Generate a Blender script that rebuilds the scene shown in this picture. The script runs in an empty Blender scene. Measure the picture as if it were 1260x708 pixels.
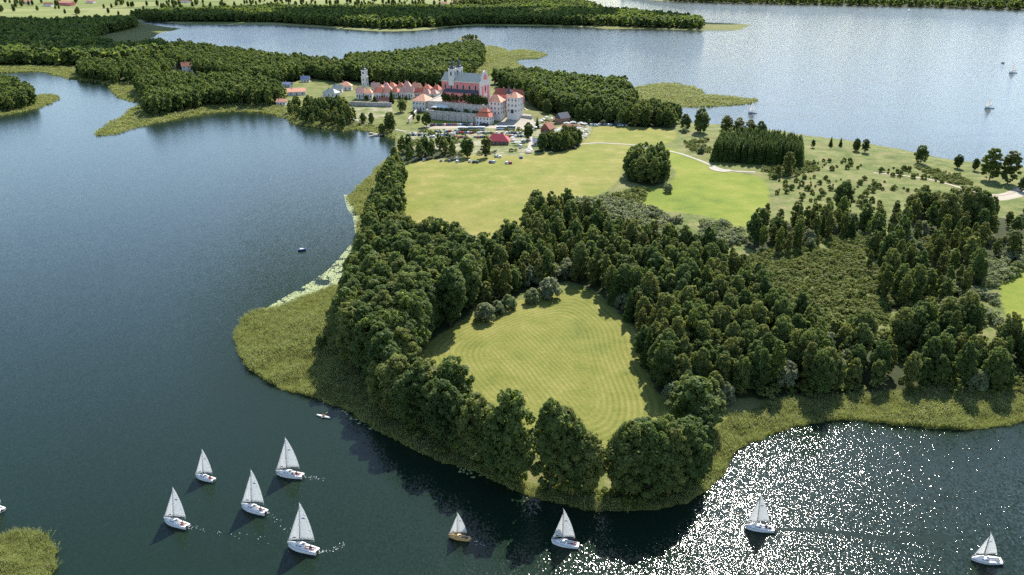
import bpy, bmesh, math, random
import numpy as np
from mathutils import Vector, Matrix

random.seed(7)
RNG = np.random.default_rng(11)
SC = bpy.context.scene
COL = SC.collection
R = math.radians

# ------------------------------------------------------------------ camera, light, exposure
PITCH = R(21.9); FPX = 980.0; HCAM = 120.0
cam_d = bpy.data.cameras.new("camera"); cam_d.sensor_width = 36.0; cam_d.lens = FPX / 1260 * 36
cam_d.clip_start = 1.0; cam_d.clip_end = 40000
cam = bpy.data.objects.new("camera", cam_d); COL.objects.link(cam)
cam.location = (0, 0, HCAM); cam.rotation_euler = (R(90) - PITCH, 0, 0)
SC.camera = cam

SUN_EL, SUN_AZ = R(43), R(18.5)            # azimuth measured from +Y towards +X
world = bpy.data.worlds.new("World"); SC.world = world; world.use_nodes = True
wn = world.node_tree.nodes; wl = world.node_tree.links
sky = wn.new("ShaderNodeTexSky"); sky.sky_type = 'NISHITA'; sky.sun_disc = False
sky.sun_elevation = SUN_EL; sky.sun_rotation = SUN_AZ
sky.air_density = 1.0; sky.dust_density = 0.4; sky.ozone_density = 1.0; sky.altitude = 150
bg = wn["Background"]; bg.inputs["Strength"].default_value = 0.14
wl.new(sky.outputs[0], bg.inputs["Color"])
sun_d = bpy.data.lights.new("sun", 'SUN'); sun_d.energy = 5.0; sun_d.angle = R(0.53)
sun_d.color = (1.0, 0.95, 0.87)
sun = bpy.data.objects.new("sun", sun_d); COL.objects.link(sun)
sdir = Vector((math.sin(SUN_AZ) * math.cos(SUN_EL), math.cos(SUN_AZ) * math.cos(SUN_EL), math.sin(SUN_EL)))
sun.rotation_euler = (-sdir).to_track_quat('-Z', 'Y').to_euler()
sun.location = (200, 400, 600)
vs = SC.view_settings; vs.view_transform = 'Standard'; vs.look = 'None'; vs.gamma = 1.0
vs.exposure = 1.24; vs.use_curve_mapping = False
cy = SC.cycles
cy.max_bounces = 7; cy.diffuse_bounces = 3; cy.glossy_bounces = 2; cy.transmission_bounces = 3
cy.volume_bounces = 0; cy.transparent_max_bounces = 6; cy.caustics_reflective = False; cy.caustics_refractive = False
cy.sample_clamp_indirect = 4.0; cy.use_denoising = False; cy.use_adaptive_sampling = False

# ------------------------------------------------------------------ picture measurements -> ground points
def at(px, py, z=0.0):
    r = (px - 630) / FPX; u = -(py - 354) / FPX
    y = math.cos(PITCH) + u * math.sin(PITCH); dz = -math.sin(PITCH) + u * math.cos(PITCH)
    k = (z - HCAM) / dz
    return np.array([r * k, y * k])

def pxm(x, y, z=0.0):                    # pixels per metre of the photograph at a place
    return FPX / (y * math.cos(PITCH) + (HCAM - z) * math.sin(PITCH))

def vnoise(x, y, seed=0):
    x = np.asarray(x, float); y = np.asarray(y, float)
    xi = np.floor(x).astype(np.int64); yi = np.floor(y).astype(np.int64)
    fx = x - xi; fy = y - yi; fx = fx * fx * (3 - 2 * fx); fy = fy * fy * (3 - 2 * fy)
    def hsh(a, b):
        h = (a * 374761393 + b * 668265263 + seed * 974634777) & 0xffffffff
        h = ((h ^ (h >> 13)) * 1274126177) & 0xffffffff
        h = h ^ (h >> 16)
        return (h & 0xffff) / 65535.0
    return (hsh(xi, yi) * (1 - fx) + hsh(xi + 1, yi) * fx) * (1 - fy) + (hsh(xi, yi + 1) * (1 - fx) + hsh(xi + 1, yi + 1) * fx) * fy
def fbm(x, y, seed=0, o=3):
    s = 0; a = 1; t = 0
    for k in range(o):
        s = s + a * vnoise(x * 2 ** k, y * 2 ** k, seed + k); t += a; a *= .5
    return s / t

def smooth_closed(p, n=3):
    p = np.asarray(p, float); N = len(p); out = []
    for i in range(N):
        a, b, c, d = p[i - 1], p[i], p[(i + 1) % N], p[(i + 2) % N]
        for k in range(n):
            t = k / n
            # centripetal-ish: damp the tangents on long edges
            m1 = (c - a) * .5; m2 = (d - b) * .5; L = np.linalg.norm(c - b)
            for m in (m1, m2):
                l = np.linalg.norm(m)
                if l > L: m *= L / l
            h00 = 2*t**3-3*t**2+1; h10 = t**3-2*t**2+t; h01 = -2*t**3+3*t**2; h11 = t**3-t**2
            out.append(h00*b + h10*m1 + h01*c + h11*m2)
    return np.array(out)

def polyw(pts, z=0.0, n=0):
    w = np.array([at(px, py, z) for px, py in pts])
    return smooth_closed(w, n) if n else w

def sdist(poly, x, y):                   # signed distance, positive inside
    x = np.asarray(x, float); y = np.asarray(y, float)
    d2 = np.full(x.shape, 1e18); ins = np.zeros(x.shape, bool)
    A = poly; B = np.roll(poly, -1, 0)
    for (ax, ay), (bx, by) in zip(A, B):
        ex, ey = bx - ax, by - ay; wx, wy = x - ax, y - ay
        L = ex * ex + ey * ey + 1e-12
        t = np.clip((wx * ex + wy * ey) / L, 0, 1)
        d2 = np.minimum(d2, (wx - ex * t) ** 2 + (wy - ey * t) ** 2)
        c = (ay > y) != (by > y)
        if abs(by - ay) > 1e-9:
            ins ^= c & (x < (bx - ax) * (y - ay) / (by - ay) + ax)
    return np.where(ins, 1, -1) * np.sqrt(d2)

MAIN = [(-200,86),(0,90),(50,89),(77,95),(100,100),(130,103),(137,110),(143,120),(160,125),(173,129),(163,134),(150,143),(133,153),(120,160),
 (117,164.5),(124,167),(140,166),(160,160),(187,153),(213,148),(240,143),(267,139),(300,137.5),(333,141),(353,147),(370,155),(393,158),(420,162),(440,160),
 (460,164),(474,168),(486,174),(485,182),(476,194),(462,209),(450,221),(437,234),(428,245),(436,258),(440,268),(438,290),(430,313),(424,330),(420,350),(400,357),(380,365),
 (345,378),(322,384),(305,391),(292,400),(287,410),(290,425),(297,440),(312,456),(333,472),(353,482),(377,488),(400,495),(420,502),(440,515),
 (463,529),(487,542),(513,557),(543,569),(570,576),(593,585),(620,599),(653,612),(687,620),(720,627),(753,630),(787,629),(820,626),(840,621),
 (860,610),(880,595),(895,579),(903,559),(923,547),(950,535),(980,525),(1020,520),(1047,518),(1080,520),(1117,525),(1153,528),(1193,529),
 (1233,525),(1260,520),(1400,500),(1600,470),(1900,400),(1700,290),(1400,222),(1260,205),(1173,197),(1140,190),(1107,183),(1073,177),(1040,172),(990,166),(940,158),(905,156),
 (880,152),(858,152),(842,148),(835,138),(836,133),(850,132.5),(870,131.5),(900,130),(922,128),(931,125.5),(925,122),(900,119.5),(882,117.5),(868,117),(866,113),(858,109),(845,105),(820,103),
 (795,105),(777,110),(740,116),(710,110),(680,102),(650,96),(656,91),(659,87),(645,83),(636,76),(640,73.5),(653,73),(666,71),(673,68),(667,65),(650,62.5),(633,62),(628,64),(620,60.5),(607,57.5),(596,57),
 (580,60),(566,64),(540,66),(500,74),(470,77),(440,80),(400,82),(370,78),(330,73),(290,68),(250,62),(222,57),(206,53),(190,49),(192,44),(203,40),(222,35.5),(205,33),(185,30),(176,28),(180,26.5),
 (200,28),(227,30.5),(270,31),(333,31),(420,36),(470,39),(513,38),(550,34),(587,32),(650,32.5),(720,33.5),(747,36),(787,35.5),(840,37),(880,38),(908,37.5),(914,35),(925,31),(900,29),(875,28),(840,24),(790,19),(748,15.5),(753,13.5),(735,10),(722,6),(705,2),(690,-1),(640,-6),
 (600,-12),(500,-20),(0,-22),(-700,-22),(-700,40)]
FARS = [(760,-3),(840,3),(973,6),(1107,8.5),(1180,10.5),(1260,13),(1400,18),(1700,30),(2000,10),(1900,-18),(1200,-22),(640,-22),(680,-12)]
ISLE = [(-60,150),(0,143),(33,137),(55,131),(72,120.5),(64,117),(47,117.5),(30,116),(10,104),(-60,98)]
BOTT = [(-60,668),(0,661),(20,656),(50,658),(64,667),(71,684),(70,699),(62,712),(40,740),(-60,760)]
TINY = [(562,48.5),(568,50),(580,50.5),(589,49.5),(590,47.5),(580,46),(566,46)]
TIN2 = [(667,89.5),(671,92),(677,91),(675,88.5),(670,88)]
LANDS = [polyw(MAIN, 0, 3), polyw(FARS, 0, 2), polyw(ISLE, 0, 3), polyw(BOTT, 0, 3), polyw(TINY, 0, 2), polyw(TIN2, 0, 2)]

def land_sd(x, y):
    x = np.asarray(x, float); y = np.asarray(y, float)
    s = np.full(x.shape, -1e9)
    for p in LANDS: s = np.maximum(s, sdist(p, x, y))
    sc = np.clip(y / 400, .5, 4)
    return s + (fbm(x / 9, y / 9, 3) - .5) * 3.4 * sc + (vnoise(x / 2.2, y / 2.2, 9) - .5) * .9
MOUND = at(492, 118, 6)
def height(x, y, s=None):
    x = np.asarray(x, float); y = np.asarray(y, float)
    if s is None: s = land_sd(x, y)
    t = np.clip(s / 30, 0, 1); t = t * t * (3 - 2 * t)
    h = np.where(s > 0, .12 + 1.6 * t, np.maximum(-2.0, s * .35 - .05))
    inl = np.clip((s - 15) / 70, 0, 1)
    h = h + inl * (fbm(x / 160, y / 160, 21) * 3.2 - .6)
    h = h + np.clip((s - 4) / 30, 0, 1) * 5.0 * np.exp(-((x - MOUND[0]) ** 2 / (2 * 62 ** 2) + (y - MOUND[1]) ** 2 / (2 * 34 ** 2)))
    h = h + np.clip((s - 4) / 30, 0, 1) * 6.0 * np.exp(-((x - 8) ** 2 / (2 * 17 ** 2) + (y - 676) ** 2 / (2 * 13 ** 2)))
    far = np.clip((y - 1750) / 900, 0, 1) * np.clip((s - 60) / 250, 0, 1)
    return h + far * (fbm(x / 420, y / 300, 5) * 22)

def gp(pts, z=3.0):                      # picture points -> world points on the terrain
    pts = np.asarray(pts, float).reshape(-1, 2); zz = np.full(len(pts), z)
    for k in range(6):
        w = np.array([at(a, b, c) for (a, b), c in zip(pts, zz)])
        zz = .5 * zz + .5 * np.maximum(height(w[:, 0], w[:, 1]), 0)
    w = np.array([at(a, b, c) for (a, b), c in zip(pts, zz)])
    return np.column_stack([w, height(w[:, 0], w[:, 1])])
def g1(px, py): return Vector(gp([(px, py)])[0])

# ------------------------------------------------------------------ materials
def mat(name, col, rough=.7, var=0.0, scale=1.0, spec=.3, metal=0.0, bump=0.0, trans=0.0):
    m = bpy.data.materials.new(name); m.use_nodes = True
    n = m.node_tree.nodes; l = m.node_tree.links; b = n["Principled BSDF"]
    b.inputs["Roughness"].default_value = rough; b.inputs["Metallic"].default_value = metal
    b.inputs["Specular IOR Level"].default_value = spec
    b.inputs["Base Color"].default_value = (*col, 1)
    if var:
        tc = n.new("ShaderNodeTexCoord"); nz = n.new("ShaderNodeTexNoise"); nz.inputs["Scale"].default_value = scale
        nz.inputs["Detail"].default_value = 4
        l.new(tc.outputs["Object"], nz.inputs["Vector"])
        rp = n.new("ShaderNodeMapRange"); rp.inputs[1].default_value = .3; rp.inputs[2].default_value = .7
        rp.inputs[3].default_value = 1 - var; rp.inputs[4].default_value = 1 + var
        l.new(nz.outputs["Fac"], rp.inputs[0])
        mx = n.new("ShaderNodeVectorMath"); mx.operation = 'SCALE'; mx.inputs[0].default_value = col
        l.new(rp.outputs[0], mx.inputs["Scale"]); l.new(mx.outputs[0], b.inputs["Base Color"])
        if bump:
            bp = n.new("ShaderNodeBump"); bp.inputs["Strength"].default_value = bump
            l.new(nz.outputs["Fac"], bp.inputs["Height"]); l.new(bp.outputs[0], b.inputs["Normal"])
    if trans:
        t = n.new("ShaderNodeBsdfTranslucent"); t.inputs["Color"].default_value = (*col, 1)
        ms = n.new("ShaderNodeMixShader"); ms.inputs[0].default_value = trans
        l.new(b.outputs[0], ms.inputs[1]); l.new(t.outputs[0], ms.inputs[2])
        l.new(ms.outputs[0], n["Material Output"].inputs["Surface"])
    return m

def leaf_mat(name, c0, c1, c2, trans=.25, spec=.22, rough=.55):
    m = bpy.data.materials.new(name); m.use_nodes = True
    n = m.node_tree.nodes; l = m.node_tree.links; b = n["Principled BSDF"]
    oi = n.new("ShaderNodeObjectInfo"); an = n.new("ShaderNodeAttribute"); an.attribute_name = "tint"
    ad = n.new("ShaderNodeMath"); ad.operation = 'ADD'; l.new(oi.outputs["Random"], ad.inputs[0]); l.new(an.outputs["Fac"], ad.inputs[1])
    fr = n.new("ShaderNodeMath"); fr.operation = 'FRACT'; l.new(ad.outputs[0], fr.inputs[0])
    rp = n.new("ShaderNodeValToRGB"); e = rp.color_ramp.elements
    e[0].color = (*c0, 1); e[1].color = (*c2, 1); k = e.new(.5); k.color = (*c1, 1)
    l.new(fr.outputs[0], rp.inputs[0])
    g = n.new("ShaderNodeNewGeometry"); nz = n.new("ShaderNodeTexNoise"); nz.inputs["Scale"].default_value = .55; nz.inputs["Detail"].default_value = 3
    l.new(g.outputs["Position"], nz.inputs["Vector"])
    mr = n.new("ShaderNodeMapRange"); mr.inputs[1].default_value = .3; mr.inputs[2].default_value = .7; mr.inputs[3].default_value = .72; mr.inputs[4].default_value = 1.3
    l.new(nz.outputs["Fac"], mr.inputs[0])
    sc = n.new("ShaderNodeVectorMath"); sc.operation = 'SCALE'; l.new(rp.outputs[0], sc.inputs[0]); l.new(mr.outputs[0], sc.inputs["Scale"])
    l.new(sc.outputs[0], b.inputs["Base Color"])
    b.inputs["Roughness"].default_value = rough; b.inputs["Specular IOR Level"].default_value = spec
    t = n.new("ShaderNodeBsdfTranslucent"); tv = n.new("ShaderNodeVectorMath"); tv.operation = 'MULTIPLY'; tv.inputs[1].default_value = (1.15, 1.15, .6); l.new(sc.outputs[0], tv.inputs[0]); l.new(tv.outputs[0], t.inputs["Color"])
    ms = n.new("ShaderNodeMixShader"); ms.inputs[0].default_value = trans
    l.new(b.outputs[0], ms.inputs[1]); l.new(t.outputs[0], ms.inputs[2])
    l.new(ms.outputs[0], n["Material Output"].inputs["Surface"])
    return m

M = dict(
 leaf=leaf_mat("leaf_green", (.076,.116,.036), (.118,.158,.046), (.180,.196,.060), trans=.58, spec=.08),
 olive=leaf_mat("leaf_olive", (.115,.138,.036), (.165,.174,.050), (.138,.182,.038), trans=.56, spec=.08),
 grey=leaf_mat("leaf_silver", (.175,.205,.105), (.215,.235,.140), (.165,.205,.085), trans=.54, spec=.08),
 needle=leaf_mat("needles", (.052,.086,.022), (.066,.102,.025), (.082,.118,.028), trans=.42, spec=.06),
 shrub=leaf_mat("leaf_shrub", (.110,.145,.034), (.145,.178,.044), (.180,.192,.062), trans=.50, spec=.06),
 yellow=leaf_mat("leaf_yellow", (.26,.27,.04), (.28,.29,.045), (.30,.30,.05), trans=.36, spec=.08),
 farleaf=leaf_mat("leaf_distant", (.082,.120,.040), (.110,.150,.046), (.150,.180,.056), trans=.58, spec=.04),
 reed=leaf_mat("reed_blades", (.185,.215,.075), (.215,.235,.088), (.240,.245,.108), trans=.48, spec=.08),
 bark=mat("bark", (.075,.062,.048), .9, .3, 2),
 white=mat("white_plaster", (.60,.55,.50), .8, .08, .4),
 pink=mat("pink_plaster", (.62,.20,.185), .8, .12, .3),
 red=mat("red_tiles", (.42,.13,.075), .75, .25, 1.2, bump=.3),
 orange=mat("orange_tiles", (.54,.25,.15), .75, .25, 1.2, bump=.3),
 faded=mat("faded_tiles", (.48,.26,.19), .8, .25, 1.0),
 brownroof=mat("brown_roof", (.24,.085,.055), .8, .25, 1.0),
 redroof=mat("crimson_roof_sheet", (.42,.045,.055), .55, .12, .8),
 blueroof=mat("blue_roof_sheet", (.13,.17,.25), .5, .12, .8),
 greyroof=mat("grey_green_roof", (.13,.165,.16), .6, .15, .6),
 darkroof=mat("dark_slate", (.06,.065,.08), .5, .2, 1),
 stone=mat("grey_masonry", (.42,.37,.32), .9, .3, .5, bump=.4),
 brick=mat("old_brick", (.30,.15,.11), .9, .25, .8),
 timber=mat("brown_timber", (.15,.075,.05), .8, .3, 2),
 plank=mat("grey_planks", (.28,.25,.21), .85, .25, 2),
 glass=mat("dark_glass", (.025,.03,.035), .15, spec=.5),
 hull=mat("white_gelcoat", (.62,.62,.61), .3, spec=.5),
 deck=mat("cream_deck", (.62,.61,.57), .6, .05, 3),
 blue=mat("blue_stripe", (.05,.09,.25), .4),
 sail=mat("sailcloth", (.74,.74,.72), .7, .03, 1.5, trans=.5),
 wood=mat("varnished_wood", (.52,.33,.12), .4, .2, 3, spec=.5),
 metal=mat("anodised_mast", (.45,.45,.46), .35, metal=.8),
 dark=mat("dark_cover", (.03,.035,.05), .7),
 jred=mat("red_life_jacket", (.55,.05,.03), .7, .1, 5),
 jorange=mat("orange_life_jacket", (.62,.17,.03), .7, .1, 5),
 jnavy=mat("navy_jacket", (.03,.04,.09), .7, .1, 5),
 jwhite=mat("pale_shirt", (.6,.6,.58), .7, .1, 5),
 trousers=mat("dark_trousers", (.05,.055,.07), .8, .1, 5),
 skin=mat("skin", (.50,.30,.21), .6),
 hair=mat("brown_hair", (.06,.035,.02), .7),
 tyre=mat("tyre", (.02,.02,.02), .9),
 canvas=mat("white_canvas", (.62,.61,.58), .8, .05, 1, trans=.2),
 sand=mat("sandy_track", (.28,.235,.17), .95, .18, .6),
 gravel=mat("pale_gravel", (.27,.245,.20), .95, .15, .7),
 lily=mat("lily_leaves", (.22,.25,.10), .5, .25, .8),
 foam=mat("foam", (.75,.77,.78), .6, .1, 3),
 cloud=mat("cloud", (.9,.9,.9), 1.0, spec=0),
)

# ------------------------------------------------------------------ object helpers
def np_mesh(name, V, F, material, tint=None, smooth=False):
    V = np.asarray(V, np.float32); F = np.asarray(F, np.int32)
    me = bpy.data.meshes.new(name); k = F.shape[1]
    me.vertices.add(len(V)); me.vertices.foreach_set("co", V.ravel())
    me.loops.add(F.size); me.loops.foreach_set("vertex_index", F.ravel())
    me.polygons.add(len(F)); me.polygons.foreach_set("loop_start", np.arange(len(F), dtype=np.int32) * k)
    me.polygons.foreach_set("use_smooth", np.full(len(F), smooth))
    if tint is not None:
        a = me.attributes.new("tint", 'FLOAT', 'POINT'); a.data.foreach_set("value", np.asarray(tint, np.float32))
    me.update(calc_edges=True); me.validate()
    if material: me.materials.append(material)
    return me
def link(name, me, parent=None, loc=(0,0,0), rotz=0.0, scale=(1,1,1)):
    o = bpy.data.objects.new(name, me); COL.objects.link(o)
    o.location = loc; o.rotation_euler = (0, 0, rotz); o.scale = scale
    if parent: o.parent = parent
    return o
def tag(o, label=None, cat=None, group=None, kind=None):
    if label: o["label"] = label
    if cat: o["category"] = cat
    if group: o["group"] = group
    if kind: o["kind"] = kind
    return o
def empty(name, loc, rotz=0.0):
    o = bpy.data.objects.new(name, None); COL.objects.link(o); o.location = loc; o.rotation_euler = (0, 0, rotz)
    o.empty_display_size = .5
    return o

class MB:
    def __init__(s): s.v = []; s.f = []; s.m = []
    def add(s, vs_, fs, mi=0):
        b = len(s.v); s.v += [tuple(map(float, p)) for p in vs_]
        for f in fs: s.f.append([b + i for i in f]); s.m.append(mi)
        return s
    def box(s, x0, x1, y0, y1, z0, z1, mi=0):
        return s.add([(x0,y0,z0),(x1,y0,z0),(x1,y1,z0),(x0,y1,z0),(x0,y0,z1),(x1,y0,z1),(x1,y1,z1),(x0,y1,z1)],
              [(0,3,2,1),(4,5,6,7),(0,1,5,4),(1,2,6,5),(2,3,7,6),(3,0,4,7)], mi)
    def prism(s, pts, z0, z1, mi=0):
        n = len(pts)
        return s.add([(x,y,z0) for x,y in pts] + [(x,y,z1) for x,y in pts],
              [tuple(range(n))[::-1], tuple(range(n, 2*n))] + [(i,(i+1)%n,n+(i+1)%n,n+i) for i in range(n)], mi)
    def slab(s, pts, y0, y1, mi=0):      # outline in x,z extruded along y
        n = len(pts)
        return s.add([(x,y0,z) for x,z in pts] + [(x,y1,z) for x,z in pts],
              [tuple(range(n)), tuple(range(n, 2*n))[::-1]] + [(i,n+i,n+(i+1)%n,(i+1)%n) for i in range(n)], mi)
    def gable(s, x0, x1, y0, y1, z0, zr, mi=0):
        ym = (y0+y1)/2
        return s.add([(x0,y0,z0),(x1,y0,z0),(x1,y1,z0),(x0,y1,z0),(x0,ym,zr),(x1,ym,zr)],
              [(0,3,2,1),(0,1,5,4),(2,3,4,5),(1,2,5),(3,0,4)], mi)
    def hip(s, x0, x1, y0, y1, z0, zr, ins, mi=0):
        ym = (y0+y1)/2
        return s.add([(x0,y0,z0),(x1,y0,z0),(x1,y1,z0),(x0,y1,z0),(x0+ins,ym,zr),(x1-ins,ym,zr)],
              [(0,3,2,1),(0,1,5,4),(2,3,4,5),(1,2,5),(3,0,4)], mi)
    def lathe(s, prof, n=12, cx=0, cy_=0, mi=0):
        vs_ = []; fs = []
        for r, z in prof:
            for k in range(n):
                a = 2*math.pi*k/n; vs_.append((cx+r*math.cos(a), cy_+r*math.sin(a), z))
        for i in range(len(prof)-1):
            for k in range(n): fs.append((i*n+k, i*n+(k+1)%n, (i+1)*n+(k+1)%n, (i+1)*n+k))
        fs.append(tuple(range(n))[::-1]); fs.append(tuple((len(prof)-1)*n+k for k in range(n)))
        return s.add(vs_, fs, mi)
    def tube(s, p, q, r0, r1=None, n=6, mi=0):
        p = Vector(p); q = Vector(q); r1 = r0 if r1 is None else r1; d = (q-p).normalized()
        a = d.orthogonal().normalized(); b = d.cross(a); vs_ = []
        for c, r in ((p, r0), (q, r1)):
            for k in range(n):
                t = 2*math.pi*k/n; vs_.append(c + (a*math.cos(t) + b*math.sin(t))*r)
        return s.add(vs_, [(k,(k+1)%n,n+(k+1)%n,n+k) for k in range(n)] + [tuple(range(n))[::-1], tuple(range(n,2*n))], mi)
    def mesh(s, name, mats, smooth=False):
        me = bpy.data.meshes.new(name); me.from_pydata(s.v, [], s.f)
        bm = bmesh.new(); bm.from_mesh(me); bmesh.ops.recalc_face_normals(bm, faces=bm.faces); bm.to_mesh(me); bm.free()
        for m in (mats if isinstance(mats, (list, tuple)) else [mats]): me.materials.append(m)
        me.polygons.foreach_set("material_index", s.m)
        if smooth: me.polygons.foreach_set("use_smooth", [True]*len(s.f))
        me.update(); return me
    def build(s, name, mats, parent=None, loc=(0,0,0), rotz=0.0, smooth=False):
        return link(name, s.mesh(name, mats, smooth), parent, loc, rotz)

# ------------------------------------------------------------------ zones of the ground, in picture points
Z_MOWN = [(514,428),(530,416),(545,407),(580,391),(640,372),(685,361),(712,357),(737,368),(757,386),(779,404),(785,430),(802,465),(818,495),(818,530),(800,560),(760,575),(720,572),(680,560),(630,545),(590,525),(555,498),(530,465)]
Z_MEAD = [(496,198),(560,190),(620,192),(665,190),(693,186),(716,176),(728,165),(735,157),(775,156),(826,160),(832,168),(820,177),(790,178),(776,185),(768,206),(757,228),(738,241),(712,248),(672,262),(645,280),(606,297),(572,297),(542,291),(515,275),(492,282),(490,240)]
Z_GREEN = [(812,178),(835,186),(858,197),(882,208),(905,213),(937,219),(946,238),(944,262),(930,276),(905,281),(870,268),(830,262),(788,258),(790,236),(815,234),(832,215),(815,190)]
Z_RFIELD = [(1228,350),(1262,335),(1340,330),(1340,420),(1262,412),(1240,395)]
Z_LAWN = [(532,148),(597,153),(602,152),(622,147),(630,150),(618,153),(600,155),(532,152)]
Z_LAWN2 = [(425,133),(470,131),(482,134),(478,142),(440,145),(424,143)]
Z_PARK = [(527,153),(598,155),(614,151),(628,147),(652,147),(657,152),(655,158),(625,160),(600,157),(528,157)]
Z_CARP = [(500,158),(660,160),(720,150),(726,165),(700,180),(640,192),(560,190),(500,190)]
Z_SANDR = [(1180,238),(1195,232),(1225,240),(1262,228),(1262,240),(1235,247),(1205,246),(1185,245)]
REEDS = [
 [(284,400),(300,384),(345,368),(418,340),(424,352),(410,378),(416,420),(446,470),(486,505),(540,542),(600,577),(650,597),(700,600),(760,608),(800,612),(850,585),(868,545),(893,520),(940,500),(985,491),(1060,490),(1140,480),(1200,478),(1320,490),(1320,530),(1193,545),(1020,535),(950,550),(890,605),(840,640),(760,645),(650,630),(487,560),(330,490),(275,430)],
 [(-80,640),(90,640),(90,760),(-80,780)],
 [(437,230),(463,206),(474,200),(476,222),(460,256),(457,300),(441,336),(412,348),(405,352),(432,320),(440,270),(425,245)],
 [(105,166),(150,140),(178,126),(190,130),(185,142),(215,140),(250,132),(300,129),(345,132),(375,143),(400,150),(480,156),(490,172),(420,170),(330,150),(240,150),(140,172)],
 [(-60,96),(-60,84),(40,83),(95,84),(108,96),(140,100),(165,104),(185,120),(170,130),(140,124),(128,108),(80,101)],
 [(-60,160),(20,143),(80,122),(55,112),(30,125),(-60,138)],
 [(770,116),(775,104),(820,100),(850,104),(935,120),(938,128),(840,136),(836,150),(815,140),(790,128)],
 [(575,100),(592,75),(580,62),(600,55),(680,62),(680,72),(645,76),(662,86),(655,97),(620,92)],
 [(95,68),(105,50),(140,38),(172,27),(232,31),(228,38),(190,50),(208,62),(150,66)],
 [(690,34),(780,32),(870,30),(930,29),(930,36),(870,42),(740,40)],
]
REEDW = [polyw(p, .5) for p in REEDS]
def zmask(x, y, z, poly, edge, zh=2.0):
    return np.clip(sdist(polyw(poly, zh, 3), x, y) / edge + .5, 0, 1)

# tree zones: base outline, spacing, height range, kinds, label, group
TZ = []
def tz(poly, sp, H, kinds, label, group, dens=1.0, dist=False):
    TZ.append(dict(w=polyw(poly, 2.0), sp=sp, H=H, kinds=kinds, label=label, group=group, dens=dens, dist=dist))
tz([(477,217),(494,218),(497,250),(489,290),(470,332),(450,332),(452,290),(463,250)], 5.6, (13,17), dict(broad=1),
   "dark broadleaf tree in the narrow shoreline row beside the big pale meadow", "trees of the shoreline row")
tz([(452,332),(486,310),(540,328),(583,338),(598,354),(575,392),(530,420),(507,447),(500,470),(482,492),(456,476),(436,455),(425,420),(430,370)], 5.9, (17,22), dict(broad=.93, birch=.07),
   "tall green broadleaf tree in the dense wood left of the striped mown field", "trees of the wood left of the mown field")
tz([(590,340),(590,325),(612,312),(640,300),(655,280),(672,274),(700,268),(735,284),(790,302),(840,312),(900,318),(880,328),(830,335),(800,350),(790,385),(760,386),(733,362),(700,350),(650,362),(600,384)], 6.2, (10,16), dict(broad=.46, birch=.26, conifer=.08, willow=.20),
   "tree of the mixed wood between the striped mown field and the meadow", "trees of the mixed wood behind the mown field")
tz([(760,388),(790,385),(800,350),(840,336),(900,335),(945,375),(1000,412),(1080,415),(1130,402),(1180,404),(1225,432),(1300,425),(1300,466),(1250,484),(1170,477),(1080,481),(1000,485),(900,487),(880,503),(835,503),(808,480),(790,440),(785,408)], 5.2, (9,17), dict(broad=.70, birch=.20, willow=.08, conifer=.02),
   "leafy tree in the big dense wood right of the striped mown field", "trees of the big wood on the right")
tz([(1070,320),(1060,300),(1100,292),(1200,300),(1216,335),(1180,398),(1130,388),(1080,382),(1065,350)], 8.6, (9,16), dict(broad=.28, birch=.58, conifer=.06, willow=.08),
   "olive tree in the looser stand above the big right wood", "trees of the loose stand on the right")
tz([(918,296),(928,283),(1000,274),(1060,276),(1090,284),(1060,294),(1010,300),(1000,314),(975,320),(935,316),(915,306)], 7.0, (10,15), dict(birch=.52, broad=.16, conifer=.10, willow=.22),
   "slim tree in the mixed row below the bright green field", "trees of the row below the bright green field")
tz([(1090,272),(1155,262),(1250,272),(1300,280),(1300,330),(1262,330),(1215,318),(1200,298),(1100,290)], 10, (8,14), dict(broad=.35, birch=.35, willow=.3),
   "tree of the scattered stand at the right edge below the sandy track", "trees of the stand below the sandy track")
tz([(771,226),(800,233),(818,228),(822,215),(800,208),(776,210)], 5.5, (13,18), dict(broad=1),
   "dark broadleaf tree in the lone clump between meadow and bright green field", "trees of the lone clump in the fields")
tz([(877,200),(985,207),(984,190),(930,181),(886,182)], 3.6, (14,15.2), dict(conifer=1),
   "dark narrow conifer in the square plantation by the far shore", "conifers of the square plantation")
tz([(480,196),(500,200),(545,196),(575,196),(560,186),(520,182),(492,184)], 11, (10.5,14), dict(broad=.6, birch=.4),
   "leafy tree in the row between the parked cars and the bay", "trees between the bay and the car park")
tz([(655,190),(690,189),(713,181),(716,172),(700,172),(676,180)], 6.0, (8,13), dict(broad=1),
   "green tree in the short row beside the blue roofed pavilion", "trees beside the blue roofed pavilion")
tz([(430,146),(440,150),(430,158),(400,155),(372,150),(352,141),(362,134),(400,134),(425,138)], 7.0, (10,15), dict(broad=1),
   "leafy tree on the bay shore left of the monastery houses", "trees on the bay shore by the village", dens=.62)
tz([(700,150),(760,156),(800,158),(830,158),(835,150),(800,140),(778,142),(760,150)], 6.5, (12,17), dict(broad=.9, birch=.1),
   "tall broadleaf tree at the far edge of the meadow by the right lake", "trees at the far edge of the meadow")
tz([(97,98),(98,90),(110,83),(140,88),(152,97),(140,103.5),(120,101)], 7.5, (14,17), dict(far=1), "inlet_wood", None, dist=True)
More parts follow.
